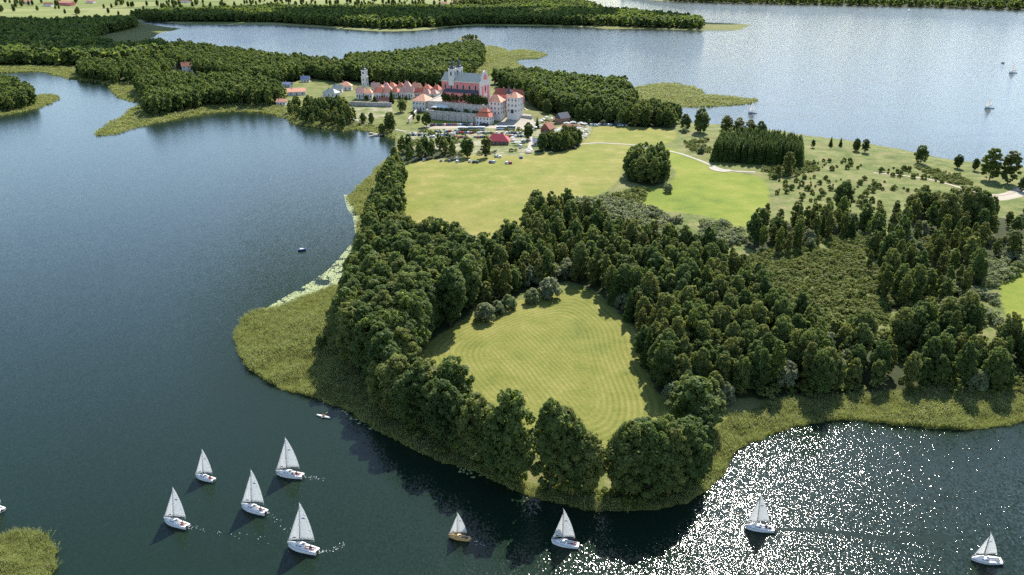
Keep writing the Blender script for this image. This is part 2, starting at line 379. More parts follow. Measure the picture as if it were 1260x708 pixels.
# far woods as masses
tz([(645,124),(655,114),(690,110),(770,118),(780,140),(760,150),(700,147),(660,137)], 6.2, (15,20), dict(far=1), "monastery_wood", None, dist=True)
tz([(608,104),(650,98),(690,108),(655,116),(645,126),(625,116)], 6.4, (14,18), dict(far=1), "monastery_wood", None, dist=True)
tz([(420,100),(425,88),(440,82),(480,80),(540,70),(566,67),(592,64),(594,80),(580,96),(552,110),(520,110),(480,108),(455,105),(436,103)], 6.6, (15,20), dict(far=1), "lakeside_forest", None, dist=True)
tz([(178,140),(182,128),(168,112),(185,106),(240,110),(290,106),(330,112),(352,120),(350,132),(300,129),(250,132),(215,138),(190,144)], 6.6, (13,18), dict(far=1), "village_wood", None, dist=True)
tz([(215,84),(205,66),(222,62),(290,72),(330,77),(400,86),(424,92),(420,104),(380,97),(340,106),(300,104),(260,96),(240,92)], 7.0, (13,18), dict(far=1), "village_wood", None, dist=True)
tz([(140,100),(150,86),(172,78),(205,70),(216,86),(196,100),(170,104)], 8.0, (12,17), dict(far=1), "village_wood", None, dens=.8, dist=True)
tz([(-120,84),(-120,31),(60,33),(120,30),(165,28.5),(170,34),(120,46),(110,58),(150,66),(200,62),(208,70),(150,84),(100,82),(40,81)], 11, (15,20), dict(far=1), "far_left_forest", None, dist=True)
tz([(185,26),(230,27),(330,27.5),(420,33),(470,36),(513,35),(560,31),(587,29.5),(650,30),(740,32),(830,34.5),(862,35.5),(866,31),(840,27),(780,21),(730,18),(670,13),(600,16),(500,16),(420,18),(330,17),(260,19),(215,19),(160,22)], 13, (15,21), dict(far=1), "far_peninsula_forest", None, dist=True)
tz([(600,4),(690,1),(735,8),(740,13),(700,14),(640,12),(560,12)], 16, (14,19), dict(far=1), "far_peninsula_forest", None, dens=.6, dist=True)
tz([(840,2.8),(973,5.8),(1107,8.3),(1260,12.8),(1500,21.5),(1700,26),(1700,-2),(1200,-7),(760,-6)], 24, (18,26), dict(far=1), "far_shore_forest", None, dist=True)
tz([(-60,118),(10,106),(34,113),(44,128),(20,134),(-60,142)], 6.5, (12,16), dict(far=1), "islet_wood", None, dist=True)
tz([(562,48.4),(570,49.6),(586,49.2),(588,47.4),(576,46.4)], 9, (6,9), dict(far=1), "tiny_island_wood", None, dist=True)

# ------------------------------------------------------------------ ground sheet and water
def build_ground():
    NR, NC = 600, 460
    Y = 95 * (9500 / 95) ** (np.linspace(0, 1, NR))
    T = np.linspace(-1.1, 1.1, NC)
    y = np.repeat(Y[:, None], NC, 1); x = y * T[None]
    X = x.ravel(); YY = y.ravel()
    s = land_sd(X, YY); h = height(X, YY, s)
    near = YY < 1200
    def zm(poly, edge, zh=2.5):
        o = np.zeros(X.shape); o[near] = zmask(X[near], YY[near], None, poly, edge, zh); return o
    at_ = {}
    mp = polyw(Z_MOWN, 2.5, 4); sm = np.full(X.shape, -50.0); k = YY < 420; sm[k] = sdist(mp, X[k], YY[k])
    at_["mown"] = np.clip(sm / 1.2 + .5, 0, 1); 
    kk = np.where((YY < 420) & (sm > -8))[0]; acc = np.zeros(len(kk)); mq = polyw(Z_MOWN, 2.5, 5); LB = 4.5
    ar = 0
    for (ax, ay), (bx, by) in zip(mq, np.roll(mq, -1, 0)):
        L_ = math.hypot(bx-ax, by-ay); nxx, nyy = (by-ay)/L_, -(bx-ax)/L_; dd = np.hypot((ax+bx)/2 - X[kk], (ay+by)/2 - YY[kk])
        ex, ey = bx-ax, by-ay; t_ = np.clip(((X[kk]-ax)*ex + (YY[kk]-ay)*ey)/L_**2, 0, 1); dd = np.hypot(X[kk]-ax-ex*t_, YY[kk]-ay-ey*t_)
        acc += L_ * np.exp(-dd/LB)
    so = np.full(X.shape, -50.0); so[kk] = -LB*np.log(acc/6 + 1e-9); at_["mown_sd"] = so; at_["mown_in"] = np.clip((so - 9) / 6, 0, 1)
    at_["mead"] = zm(Z_MEAD, 7); at_["green"] = np.maximum.reduce([zm(Z_GREEN, 8), zm(Z_LAWN, 3, 3), zm(Z_RFIELD, 3) * .75])
    at_["sand"] = np.maximum(zm(Z_PARK, 2.5, 3), zm(Z_SANDR, 4))
    at_["carp"] = np.maximum(zm(Z_CARP, 6, 3), zm(Z_LAWN2, 4, 3))
    rd = np.zeros(X.shape); q = YY < 2400
    for p in REEDW: rd[q] = np.maximum(rd[q], np.clip(sdist(p, X[q], YY[q]) / 4 + .5, 0, 1))
    at_["reed"] = np.maximum(rd, np.clip(1.2 - s / 6, 0, 1) * (s > -1))
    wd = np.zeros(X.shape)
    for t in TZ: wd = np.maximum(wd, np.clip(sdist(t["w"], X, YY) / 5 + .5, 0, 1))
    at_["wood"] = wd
    at_["farf"] = np.clip((YY - 1500) / 300, 0, 1)
    idx = np.arange(NR * NC).reshape(NR, NC)
    F = np.stack([idx[:-1, :-1], idx[:-1, 1:], idx[1:, 1:], idx[1:, :-1]], -1).reshape(-1, 4)
    fs = s[F].max(1)
    F = F[fs > -12 * np.clip(YY[F[:, 0]] / 300, 1, 12)]
    zone = np.zeros(len(F), int)
    for i, nm in enumerate(("mown", "mead", "green"), 1): zone[at_[nm][F].mean(1) > .5] = i
    V = np.column_stack([X, YY, h])
    m = ground_mat()
    for i, nm in enumerate(("ground", "mown_field", "meadow", "pasture")):
        f = F[zone == i]; u, inv = np.unique(f, return_inverse=True)
        me = np_mesh(nm, V[u], inv.reshape(-1, 4), m, smooth=True)
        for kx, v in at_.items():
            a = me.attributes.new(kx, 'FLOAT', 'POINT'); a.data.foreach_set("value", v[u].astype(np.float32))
        tag(link(nm, me), kind="structure")

def ground_mat():
    m = bpy.data.materials.new("ground_cover"); m.use_nodes = True
    n = m.node_tree.nodes; l = m.node_tree.links; b = n["Principled BSDF"]
    b.inputs["Roughness"].default_value = .95; b.inputs["Specular IOR Level"].default_value = .1
    g = n.new("ShaderNodeNewGeometry")
    def noise(scale, detail=4, rough=.6):
        z = n.new("ShaderNodeTexNoise"); z.inputs["Scale"].default_value = scale; z.inputs["Detail"].default_value = detail; z.inputs["Roughness"].default_value = rough
        l.new(g.outputs["Position"], z.inputs["Vector"]); return z.outputs["Fac"]
    def ramp(fac, *st):
        r = n.new("ShaderNodeValToRGB"); e = r.color_ramp.elements
        e[0].position = st[0][0]; e[0].color = (*st[0][1], 1); e[1].position = st[-1][0]; e[1].color = (*st[-1][1], 1)
        for p, c in st[1:-1]: k = e.new(p); k.color = (*c, 1)
        l.new(fac, r.inputs[0]); return r.outputs[0]
    def att(nm):
        a = n.new("ShaderNodeAttribute"); a.attribute_name = nm; return a.outputs["Fac"]
    def mix(f, a, c):
        x = n.new("ShaderNodeMix"); x.data_type = 'RGBA'; l.new(f, x.inputs[0]); l.new(a, x.inputs[6]); l.new(c, x.inputs[7]); return x.outputs[2]
    def math_(op, a, c):
        x = n.new("ShaderNodeMath"); x.operation = op
        for i, v in enumerate((a, c)):
            if isinstance(v, (int, float)): x.inputs[i].default_value = v
            else: l.new(v, x.inputs[i])
        return x.outputs[0]
    def wob(mask, amp=.7):               # ragged edge on a zone mask
        a = math_('ADD', mask, math_('MULTIPLY', math_('SUBTRACT', noise(.35, 3), .5), amp))
        r = n.new("ShaderNodeMapRange"); r.inputs[1].default_value = .4; r.inputs[2].default_value = .6; l.new(a, r.inputs[0]); return r.outputs[0]
    big = noise(.018, 3); mid = noise(.09, 5, .7); fine = noise(1.1, 5, .75)
    both = math_('ADD', math_('MULTIPLY', mid, .6), math_('MULTIPLY', fine, .4))
    heath = ramp(both, (.38, (0.049,0.068,0.017)), (.47, (0.092,0.112,0.028)), (.54, (0.130,0.139,0.043)), (.62, (0.206,0.188,0.085)))
    brn = n.new("ShaderNodeMapRange"); brn.inputs[1].default_value = .50; brn.inputs[2].default_value = .60; brn.inputs[4].default_value = .40; l.new(noise(.045, 6, .7), brn.inputs[0])
    heath = mix(brn.outputs[0], heath, ramp(fine, (.35, (.085,.080,.030)), (.65, (.170,.135,.065))))
    # distant farmland: patchwork of strips
    vo = n.new("ShaderNodeTexVoronoi"); vo.inputs["Scale"].default_value = .0045
    mp = n.new("ShaderNodeMapping"); mp.inputs["Rotation"].default_value = (0, 0, .4); mp.inputs["Scale"].default_value = (.6, 1.5, 1)
    l.new(g.outputs["Position"], mp.inputs[0]); l.new(mp.outputs[0], vo.inputs["Vector"])
    sp = n.new("ShaderNodeSeparateColor"); l.new(vo.outputs["Color"], sp.inputs[0])
    farm = ramp(sp.outputs[0], (0, (0.078,0.104,0.026)), (.3, (0.148,0.174,0.052)), (.55, (0.191,0.191,0.074)), (.8, (0.113,0.144,0.037)), (1, (0.226,0.204,0.104)))
    c = mix(math_('MULTIPLY', att("farf"), .85), heath, farm)
    mead = ramp(both, (.38, (.080,.096,0.017)), (.46, (.135,.150,0.027)), (.54, (.170,.165,0.036)), (.61, (.270,.225,0.090)))
    md2 = ramp(big, (.42, (0.122,0.144,0.024)), (.58, (0.187,0.165,0.050)))
    x = n.new("ShaderNodeMix"); x.data_type = 'RGBA'; x.inputs[0].default_value = .45; l.new(mead, x.inputs[6]); l.new(md2, x.inputs[7])
    c = mix(wob(att("mead"), .7), c, x.outputs[2])
    gr = ramp(math_('ADD', math_('MULTIPLY', both, .6), math_('MULTIPLY', big, .4)), (.38, (.085,.120,0.016)), (.47, (.125,.155,0.019)), (.53, (.150,.170,0.024)), (.62, (.200,.190,0.047)))
    c = mix(wob(att("green"), .8), c, gr)
    cp = ramp(both, (.40, (0.065,0.091,0.023)), (.48, (0.113,0.131,0.039)), (.57, (0.261,0.231,0.165)))
    c = mix(wob(att("carp")), c, cp)
    # mown field with swaths that follow its edge
    ph = math_('ADD', math_('MULTIPLY', att("mown_sd"), 2 * math.pi / 1.45), math_('MULTIPLY', noise(.02, 1), 7.0))
    sxy = n.new("ShaderNodeSeparateXYZ"); l.new(g.outputs["Position"], sxy.inputs[0])
    ph2 = math_('ADD', math_('MULTIPLY', math_('ADD', math_('MULTIPLY', sxy.outputs[0], .93), math_('MULTIPLY', sxy.outputs[1], .36)), 2 * math.pi / 1.6), math_('MULTIPLY', noise(.025, 2), 22.0))
    wi = att("mown_in"); s1 = math_('MULTIPLY', math_('SINE', ph, 0), math_('SUBTRACT', 1.0, wi)); s2 = math_('MULTIPLY', math_('SINE', ph2, 0), wi)
    sn = math_('MULTIPLY', math_('ADD', s1, s2), math_('MULTIPLY', noise(.07, 3), .5))
    sw = math_('ADD', math_('ADD', both, math_('MULTIPLY', math_('SUBTRACT', big, .5), .25)), math_('MULTIPLY', sn, .23))
    mo = ramp(sw, (.30, (0.074,0.091,0.017)), (.45, (0.122,0.131,0.027)), (.56, (0.157,0.153,0.037)), (.72, (0.226,0.200,0.069)))
    c = mix(wob(att("mown"), .35), c, mo)
    rd = ramp(both, (.35, (0.065,0.077,0.017)), (.5, (0.100,0.106,0.025)), (.66, (0.139,0.126,0.041)))
    c = mix(wob(att("reed"), .5), c, rd)
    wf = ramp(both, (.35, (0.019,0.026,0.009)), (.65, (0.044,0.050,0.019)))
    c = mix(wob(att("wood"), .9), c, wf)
    sd = ramp(both, (.35, (0.252,0.217,0.165)), (.65, (0.331,0.296,0.235)))
    c = mix(wob(att("sand"), .3), c, sd)
    l.new(c, b.inputs["Base Color"])
    bp = n.new("ShaderNodeBump"); bp.inputs["Strength"].default_value = .6; bp.inputs["Distance"].default_value = .5
    l.new(fine, bp.inputs["Height"]); l.new(bp.outputs[0], b.inputs["Normal"])
    return m

def water_mat(name, slope):
    m = bpy.data.materials.new(name); m.use_nodes = True
    n = m.node_tree.nodes; l = m.node_tree.links; b = n["Principled BSDF"]
    g = n.new("ShaderNodeNewGeometry")
    def vm(op, a, c=None, s=None):
        x = n.new("ShaderNodeVectorMath"); x.operation = op
        for i, v in enumerate((a, c)):
            if v is None: continue
            if isinstance(v, tuple): x.inputs[i].default_value = v
            else: l.new(v, x.inputs[i])
        if s is not None:
            if isinstance(s, (int, float)): x.inputs["Scale"].default_value = s
            else: l.new(s, x.inputs["Scale"])
        return x.outputs[0]
    def nz(scale, detail, st=(1, 1, 1), rot=0.0, col=True):
        mp = n.new("ShaderNodeMapping"); mp.inputs["Rotation"].default_value = (0, 0, rot); mp.inputs["Scale"].default_value = st
        l.new(g.outputs["Position"], mp.inputs[0])
        z = n.new("ShaderNodeTexNoise"); z.inputs["Scale"].default_value = scale; z.inputs["Detail"].default_value = detail; z.inputs["Roughness"].default_value = .55
        l.new(mp.outputs[0], z.inputs["Vector"]); return z.outputs["Color" if col else "Fac"]
    ripple = vm('SUBTRACT', nz(2.4, 2, (1, .6, 1), .5), (.5, .5, .5))
    fine = vm('SUBTRACT', nz(10.0, 1, (1, .7, 1), .8), (.5, .5, .5))
    wave = vm('SUBTRACT', nz(.33, 2, (1, .5, 1), .35), (.5, .5, .5))
    sm = vm('ADD', vm('ADD', vm('SCALE', ripple, None, 1.08), vm('SCALE', fine, None, .22)), vm('SCALE', wave, None, .12))
    gust = n.new("ShaderNodeMapRange"); gust.inputs[1].default_value = .35; gust.inputs[2].default_value = .65
    gust.inputs[3].default_value = .85; gust.inputs[4].default_value = 1.1
    l.new(nz(.012, 3, (1, 2.2, 1), .2, False), gust.inputs[0])
    sc = n.new("ShaderNodeMath"); sc.operation = 'MULTIPLY'; sc.inputs[1].default_value = slope; sx = n.new("ShaderNodeSeparateXYZ"); l.new(g.outputs["Position"], sx.inputs[0])
    sh = n.new("ShaderNodeMapRange"); sh.inputs[1].default_value = -70; sh.inputs[2].default_value = 35; sh.inputs[3].default_value = 0; sh.inputs[4].default_value = 1.0   # the left bay lies sheltered
    l.new(sx.outputs[0], sh.inputs[0])
    fy = n.new("ShaderNodeMapRange"); fy.inputs[1].default_value = 330; fy.inputs[2].default_value = 620; fy.inputs[3].default_value = 1; fy.inputs[4].default_value = .30; l.new(sx.outputs[1], fy.inputs[0])
    wv = n.new("ShaderNodeMath"); wv.operation = 'MULTIPLY'; l.new(sh.outputs[0], wv.inputs[0]); l.new(fy.outputs[0], wv.inputs[1])
    ws = n.new("ShaderNodeMapRange"); ws.inputs[3].default_value = .25; ws.inputs[4].default_value = 1.0; l.new(wv.outputs[0], ws.inputs[0])     # open chop facing the wind, small wavelets elsewhere
    wr = n.new("ShaderNodeMapRange"); wr.inputs[3].default_value = .21; wr.inputs[4].default_value = .058; l.new(wv.outputs[0], wr.inputs[0]); l.new(wr.outputs[0], b.inputs["Roughness"])
    gm = n.new("ShaderNodeMath"); gm.operation = 'MULTIPLY'; l.new(gust.outputs[0], gm.inputs[0]); l.new(ws.outputs[0], gm.inputs[1]); l.new(gm.outputs[0], sc.inputs[0])
    tilt = vm('MULTIPLY', vm('SCALE', sm, None, sc.outputs[0]), (1, 1, 0))
    nr = vm('NORMALIZE', vm('ADD', tilt, (0, 0, 1)))
    l.new(nr, b.inputs["Normal"])
    b.inputs["Base Color"].default_value = (.006, .0145, .008, 1)
    b.inputs["Roughness"].default_value = .058; b.inputs["IOR"].default_value = 1.333
    b.inputs["Specular IOR Level"].default_value = .25
    return m
M["water"] = water_mat("lake_water", .82); M["slick"] = water_mat("slick_water", .16)
S_ = 16000
tag(link("lake_water", np_mesh("lake_water", [(-S_,-2000,0),(S_,-2000,0),(S_,2*S_,0),(-S_,2*S_,0)], [(0,1,2,3)], M["water"])), kind="structure")
build_ground()

def ribbon(name, pts, w, material, lift=.12, n=6):
    w3 = gp(pts)[:, :2]; P = []
    for i in range(len(w3) - 1):
        for k in range(n): P.append(w3[i] + (w3[i+1] - w3[i]) * k / n)
    P.append(w3[-1]); P = np.array(P)
    for _ in range(2): P[1:-1] = .25 * P[:-2] + .5 * P[1:-1] + .25 * P[2:]
    d = np.gradient(P, axis=0); d /= np.linalg.norm(d, axis=1)[:, None] + 1e-9
    nn = np.column_stack([-d[:, 1], d[:, 0]]); V = []; F = []
    for i, (p, q) in enumerate(zip(P, nn)):
        ww = w * (.85 + .3 * random.random())
        for s in (-.5, 0, .5): V.append((p[0] + q[0]*ww*s, p[1] + q[1]*ww*s, 0))
    V = np.array(V); V[:, 2] = height(V[:, 0], V[:, 1]) + lift
    for i in range(len(P) - 1):
        for k in (0, 1): F.append((3*i+k, 3*i+k+1, 3*i+k+4, 3*i+k+3))
    return tag(link(name, np_mesh(name, V, F, material, smooth=True)), kind="structure")
ribbon("farm_track", [(712,178),(735,176),(765,177.5),(790,179.5),(815,184),(840,190),(862,198),(885,208),(900,211),(930,212)], 2.7, M["gravel"])
ribbon("turning_place", [(875,206),(882,210),(890,211),(900,210)], 5.0, M["gravel"], .2)
ribbon("sandy_path", [(1075,213),(1110,216),(1150,222),(1185,232),(1205,240),(1235,240),(1262,232)], 2.6, M["sand"])
ribbon("shore_path", [(425,142),(440,148),(452,153),(475,158),(500,162)], 2.2, M["gravel"])
ribbon("village_path", [(654,158),(652,168),(653,178),(650,188)], 3.0, M["gravel"])

# ------------------------------------------------------------------ vegetation
def quads(pos, nor, size, rng):
    n = len(pos); t = rng.normal(size=(n, 3)); t -= nor * (t * nor).sum(1)[:, None]; t /= np.linalg.norm(t, axis=1)[:, None] + 1e-9
    b = np.cross(nor, t); a = size[:, None] * rng.uniform(.75, 1.25, (n, 1)); c = a * rng.uniform(.55, .85, (n, 1))
    k = nor * a * rng.uniform(-.25, .25, (n, 1))
    V = np.stack([pos - t*a, pos - b*c + k, pos + t*a*rng.uniform(.8, 1.2, (n, 1)), pos + b*c + k], 1).reshape(-1, 3)
    return V, np.arange(n * 4).reshape(n, 4)

def crown_geo(seed, H=15., Rr=4.2, z0=.14, wide=.36, q=.8, nl=30, nleaf=4200, leaf=.40, lob=.31, squash=.85):
    r = np.random.default_rng(seed); p = math.log(.5) / math.log(wide); C = []; rad = []
    for i in range(nl):
        t = ((i + .5) / nl) ** .85; t = min(max(t + r.normal() * .02, .03), .97)
        rr = Rr * math.sin(math.pi * t ** p) ** q
        az = i * 2.39996 + r.normal() * .35; k = r.uniform(.55, .85)
        C.append((rr * k * math.cos(az), rr * k * math.sin(az), H * z0 + t * H * (1 - z0) * .97))
        rad.append(Rr * lob * r.uniform(.72, 1.28) * (.50 + .5 * rr / Rr))
    for i in range(nl // 5):
        t = r.uniform(.2, .75); C.append((r.normal() * Rr * .2, r.normal() * Rr * .2, H * z0 + t * H * (1 - z0))); rad.append(Rr * .42)
    C = np.array(C); rad = np.array(rad); w = rad ** 2; w /= w.sum()
    li = r.choice(len(C), int(nleaf * 1.35), p=w); d = r.normal(size=(len(li), 3)); d /= np.linalg.norm(d, axis=1)[:, None]
    out = C[li].copy(); out[:, 2] = 0; out /= np.linalg.norm(out, axis=1)[:, None] + .5
    keep = ((d * out).sum(1) > -.45) & (d[:, 2] > -.75) | (r.random(len(li)) < .25); d = d[keep][:nleaf]; li = li[keep][:nleaf]
    rd = rad[li][:, None] * r.uniform(.70, 1.12, (len(li), 1))
    P = C[li] + d * rd * np.array([1, 1, squash])
    N = d * .8 + np.array([0, 0, .55]) + r.normal(size=d.shape) * .30; N /= np.linalg.norm(N, axis=1)[:, None]
    P[:, 2] = np.maximum(P[:, 2], H * z0 * .4 + .1)
    return quads(P, N, leaf * r.uniform(.7, 1.35, len(P)), r)

def conifer_geo(seed, H=13., Rr=2.3, nleaf=2400, leaf=.40):
    r = np.random.default_rng(seed); n = nleaf
    t = 1 - np.sqrt(r.random(n)); lev = np.floor(t * 15) / 15 + .012; t = np.where(r.random(n) < .65, lev, t)
    br = r.integers(0, 9, n); az = br * 2 * math.pi / 9 + np.floor(t * 15) * 1.3 + r.normal(size=n) * .24
    rr = Rr * (1 - t) ** .62 * (.82 + .3 * np.sin(br * 2.1 + t * 40)) * np.sqrt(r.uniform(.12, 1, n))
    z = H * (.07 + .93 * t) - rr * .32 + r.normal(size=n) * .10
    P = np.column_stack([rr * np.cos(az), rr * np.sin(az), np.maximum(z, .2)])
    N = np.column_stack([np.cos(az) * .55, np.sin(az) * .55, np.full(n, .8)]) + r.normal(size=(n, 3)) * .4; N /= np.linalg.norm(N, axis=1)[:, None]
    return quads(P, N, leaf * r.uniform(.7, 1.3, n) * (.6 + .6 * (1 - t)), r)

def trunk_mb(seed, H=15., r0=.28, top=.72):
    r = random.Random(seed); m = MB(); p = Vector((0, 0, -.3)); k = 5
    pts = [Vector((r.gauss(0, .12) * i, r.gauss(0, .12) * i, -.3 + i * H * top / k)) for i in range(k + 1)]
    for i in range(k): m.tube(pts[i], pts[i+1], r0 * (1 - i / k * .85), r0 * (1 - (i + 1) / k * .85), 7)
    for i in range(6):
        a = i * 2.4 + r.random(); b = pts[1 + i % 4]; L = H * .2 * r.uniform(.7, 1.2)
        m.tube(b, b + Vector((math.cos(a) * L, math.sin(a) * L, L * .9)), r0 * .38, r0 * .1, 5)
    return m
TPL = {}
def tpl(kind, var):
    key = (kind, var)
    if key in TPL: return TPL[key]
    s = hash(kind) % 1 + var * 13 + dict(broad=100, birch=300, conifer=500, willow=700, shrub=900)[kind]
    r = np.random.default_rng(s)
    if kind == "broad":
        V, F = crown_geo(s, 15, 4.3 + r.uniform(-.3, .4), .02 + r.uniform(0, .06), r.uniform(.40, .56), r.uniform(.42, .64), int(r.integers(52, 70)), 6600, .34, r.uniform(.20, .25))
        mt = M["leaf"]; H = 15; nm = "broadleaf_crown"
    elif kind == "birch":
        V, F = crown_geo(s, 15, 3.0 + r.uniform(-.3, .5), .05, r.uniform(.40, .55), r.uniform(.45, .66), int(r.integers(38, 50)), 4600, .32, .25)
        mt = M["olive"]; H = 15; nm = "birch_crown"
    elif kind == "conifer":
        V, F = conifer_geo(s, 13, 2.8 + r.uniform(-.3, .3)); mt = M["needle"]; H = 13; nm = "conifer_crown"
    elif kind == "willow":
        V, F = crown_geo(s, 6, 3.4, .03, .36, .55, 22, 2200, .33, .34); mt = M["grey"]; H = 6; nm = "willow_crown"
    else:
        V, F = crown_geo(s, 3, 1.7, .03, .40, .6, 14, 700, .26, .36); mt = M["shrub"]; H = 3; nm = "shrub_crown"
    cr = np_mesh(nm, V, F, mt)
    tr = None
    if kind in ("broad", "birch"): tr = trunk_mb(s, 15, .28 if kind == "broad" else .18).mesh("trunk", M["bark"])
    if kind == "conifer": m = MB(); m.tube((0,0,-.3), (0,0,12), .2, .03, 7); tr = m.mesh("trunk", M["bark"])
    TPL[key] = (cr, tr, H); return TPL[key]
NVAR = dict(broad=12, birch=7, conifer=5, willow=6, shrub=6)
NAME = dict(broad="broadleaf_tree", birch="slender_tree", conifer="conifer_tree", willow="willow_bush", shrub="shrub")
CAT = dict(broad="broadleaf tree", birch="slender tree", conifer="conifer", willow="willow bush", shrub="shrub")
def plant(kind, x, y, z, H, label, group=None, wid=1.0):
    v = random.randrange(NVAR[kind]); cr, tr, H0 = tpl(kind, v); s = H / H0
    sc = (s * wid * random.uniform(.9, 1.12), s * wid * random.uniform(.9, 1.12), s)
    rz = random.uniform(0, 6.28)
    if tr is None:
        o = link(NAME[kind], cr, None, (x, y, z), rz, sc)
    else:
        o = empty(NAME[kind], (x, y, z), rz); o.scale = sc
        link("crown", cr, o); link("trunk", tr, o)
    return tag(o, label, CAT[kind], group)

def scatter(poly, sp, rng, smin=4.0):
    lo = poly.min(0); hi = poly.max(0); nx = int((hi[0]-lo[0])/sp)+2; ny = int((hi[1]-lo[1])/(sp*.87))+2
    gx, gy = np.meshgrid(np.arange(nx), np.arange(ny)); x = lo[0] + (gx + .5*(gy % 2)) * sp; y = lo[1] + gy * sp * .87
    x = (x + rng.uniform(-.36, .36, x.shape)*sp).ravel(); y = (y + rng.uniform(-.36, .36, y.shape)*sp).ravel()
    k = sdist(poly, x, y) > 0
    x, y = x[k], y[k]; s = land_sd(x, y); k = s > smin
    return x[k], y[k], height(x[k], y[k], s[k])

KIND_WORD = dict(broad="leafy", birch="olive green slender", conifer="dark pointed", willow="grey green rounded")
CLEAR = [(*g1(a, b)[:2], c) for a, b, c in ((233,88,12),(214,83,8),(197,78.5,8),(131,81,11),(155,82,8),(160,93.5,8),(365,117,13),(354,107,9),(376,101,8),(347,129,7))]
cand = []; masses = {}
for t in TZ:
    x, y, z = scatter(t["w"], t["sp"], RNG)
    k = RNG.random(len(x)) < t["dens"]; x, y, z = x[k], y[k], z[k]
    if "big dense wood" in t["label"]: k = fbm(x / 12, y / 12, 63) > np.where(x > 112, .42, .32); x, y, z = x[k], y[k], z[k]
    Hs = RNG.uniform(*t["H"], len(x)) * (.88 + .24 * fbm(x / 25, y / 25, 77))
    if t["dist"]:
        for qx, qy, qw in CLEAR: k = ~((np.abs(x - qx - (qy - y) * 0) < qw) & (y > qy - 36) & (y < qy + 7)); x, y, z, Hs = x[k], y[k], z[k], Hs[k]
        masses.setdefault(t["label"], []).append((x, y, z, Hs)); continue
    ks = list(t["kinds"]); pr = np.array([t["kinds"][q] for q in ks]); kk = RNG.choice(len(ks), len(x), p=pr / pr.sum())
    for i in range(len(x)):
        kd = ks[kk[i]]; h = Hs[i] * dict(broad=1, birch=1, conifer=1, willow=.5, shrub=.3)[kd]
        cand.append((pxm(x[i], y[i]) * h, kd, x[i], y[i], z[i], h, t))
# the trees nearest the camera, placed one by one: base in the picture, height, width
FRONT = [(492,512,20,1.0),(507,530,19,1.0),(522,522,21,1.0),(538,538,18,.9),(549,548,20,.95),(560,520,21,1.0),(573,558,18,1.0),(588,568,20,1.0),(600,560,16,.9),
 (620,588,22,.8),(630,593,26.5,.82),(611,582,18,.85),(677,604,26.5,.85),(692,598,23,.85),(708,606,20,.85),(724,609,18,.85),
 (760,608,18,.85),(773,611,21,.9),(786,602,19.5,.9),(797,612,21.5,.9),(811,604,21,.9),(823,609,20,.9),(836,600,19.5,.9),(790,590,18,1.1),(846,590,18,1.0),
 (852,544,20,1.15),(868,530,17,1.0),(842,530,17,1.1),(858,560,15,1.0),(510,500,18,1.0),(530,506,17,1.0),(470,500,15,1.0)]
fw = gp([(a, b) for a, b, _, _ in FRONT])
for (a, b, h, w), p in zip(FRONT, fw): cand.append((1e4 + a, "broad", p[0], p[1], p[2], h, dict(front=w)))
cand.sort(key=lambda c: -c[0])
LIM = dict(broad=290, birch=230, conifer=200, willow=120); used = dict.fromkeys(LIM, 0); rest = {k: [] for k in LIM}
FRONT_G = "big trees along the front shore"
for c in cand:
    kd = c[1]
    if used[kd] >= LIM[kd]: rest[kd].append(c); continue
    used[kd] += 1; t = c[6]
    if "front" in t:
        px = c[0] - 1e4
        lab = ("big dark tree in the close group left of the gap on the front shore" if px < 605 else "tall broad tree standing between two gaps on the front shore" if px < 655
               else "tall dark tree in the middle group between field and front shore" if px < 750 else "big round tree in the right hand clump on the front shore" if px < 848 else "tall tree behind the right hand clump at the field corner")
        plant(kd, c[2], c[3], c[4], c[5], lab, FRONT_G + " " + ("left" if px < 605 else "gap" if px < 655 else "middle" if px < 750 else "right" if px < 848 else "corner"), t["front"]); continue
    lab = t["label"]
    if len(t["kinds"]) > 1:
        for w_ in ("tall green broadleaf tree", "olive tree", "slim tree", "leafy tree", "tall broadleaf tree", "tree"):
            if lab.startswith(w_): lab = KIND_WORD[kd] + (" bush" if kd == "willow" else " tree") + lab[len(w_):]; break
    plant(kd, c[2], c[3], c[4], c[5], lab, t["group"] + (" " + kd if len(t["kinds"]) > 1 else ""), .84 if "right" in t["group"] else .95)
print("individual trees", used, "rest", {k: len(v) for k, v in rest.items()})

def merged(name, items, geos, material, kind="stuff", label=None, cat=None):
    """items: (x,y,z,height,width factor); geos: list of (V,F,H0)"""
    Vs, Fs, Ts = [], [], []; off = 0
    for (x, y, z, h, w) in items:
        V, F, H0 = geos[random.randrange(len(geos))]; s = h / H0; a = random.uniform(0, 6.28); ca, sa = math.cos(a), math.sin(a)
        W = np.column_stack([(V[:,0]*ca - V[:,1]*sa)*s*w + x, (V[:,0]*sa + V[:,1]*ca)*s*w + y, V[:,2]*s + z])
        Vs.append(W.astype(np.float32)); Fs.append(F + off); off += len(V); Ts.append(np.full(len(V), random.random(), np.float32))
    me = np_mesh(name, np.concatenate(Vs), np.concatenate(Fs), material, np.concatenate(Ts))
    return tag(link(name, me), label, cat, None, kind)
if rest["broad"]:
    G = [(*crown_geo(40 + i, 15, 4.3, .08, .38 + .04 * i, .6, 26, 1500, .62, .30), 15) for i in range(4)]
    merged("broadleaf_wood", [(c[2], c[3], c[4], c[5], random.uniform(.78, .98)) for c in rest["broad"]], G, M["leaf"], label="close packed green crowns of the broadleaf woods behind the nearest trees", cat="wood")
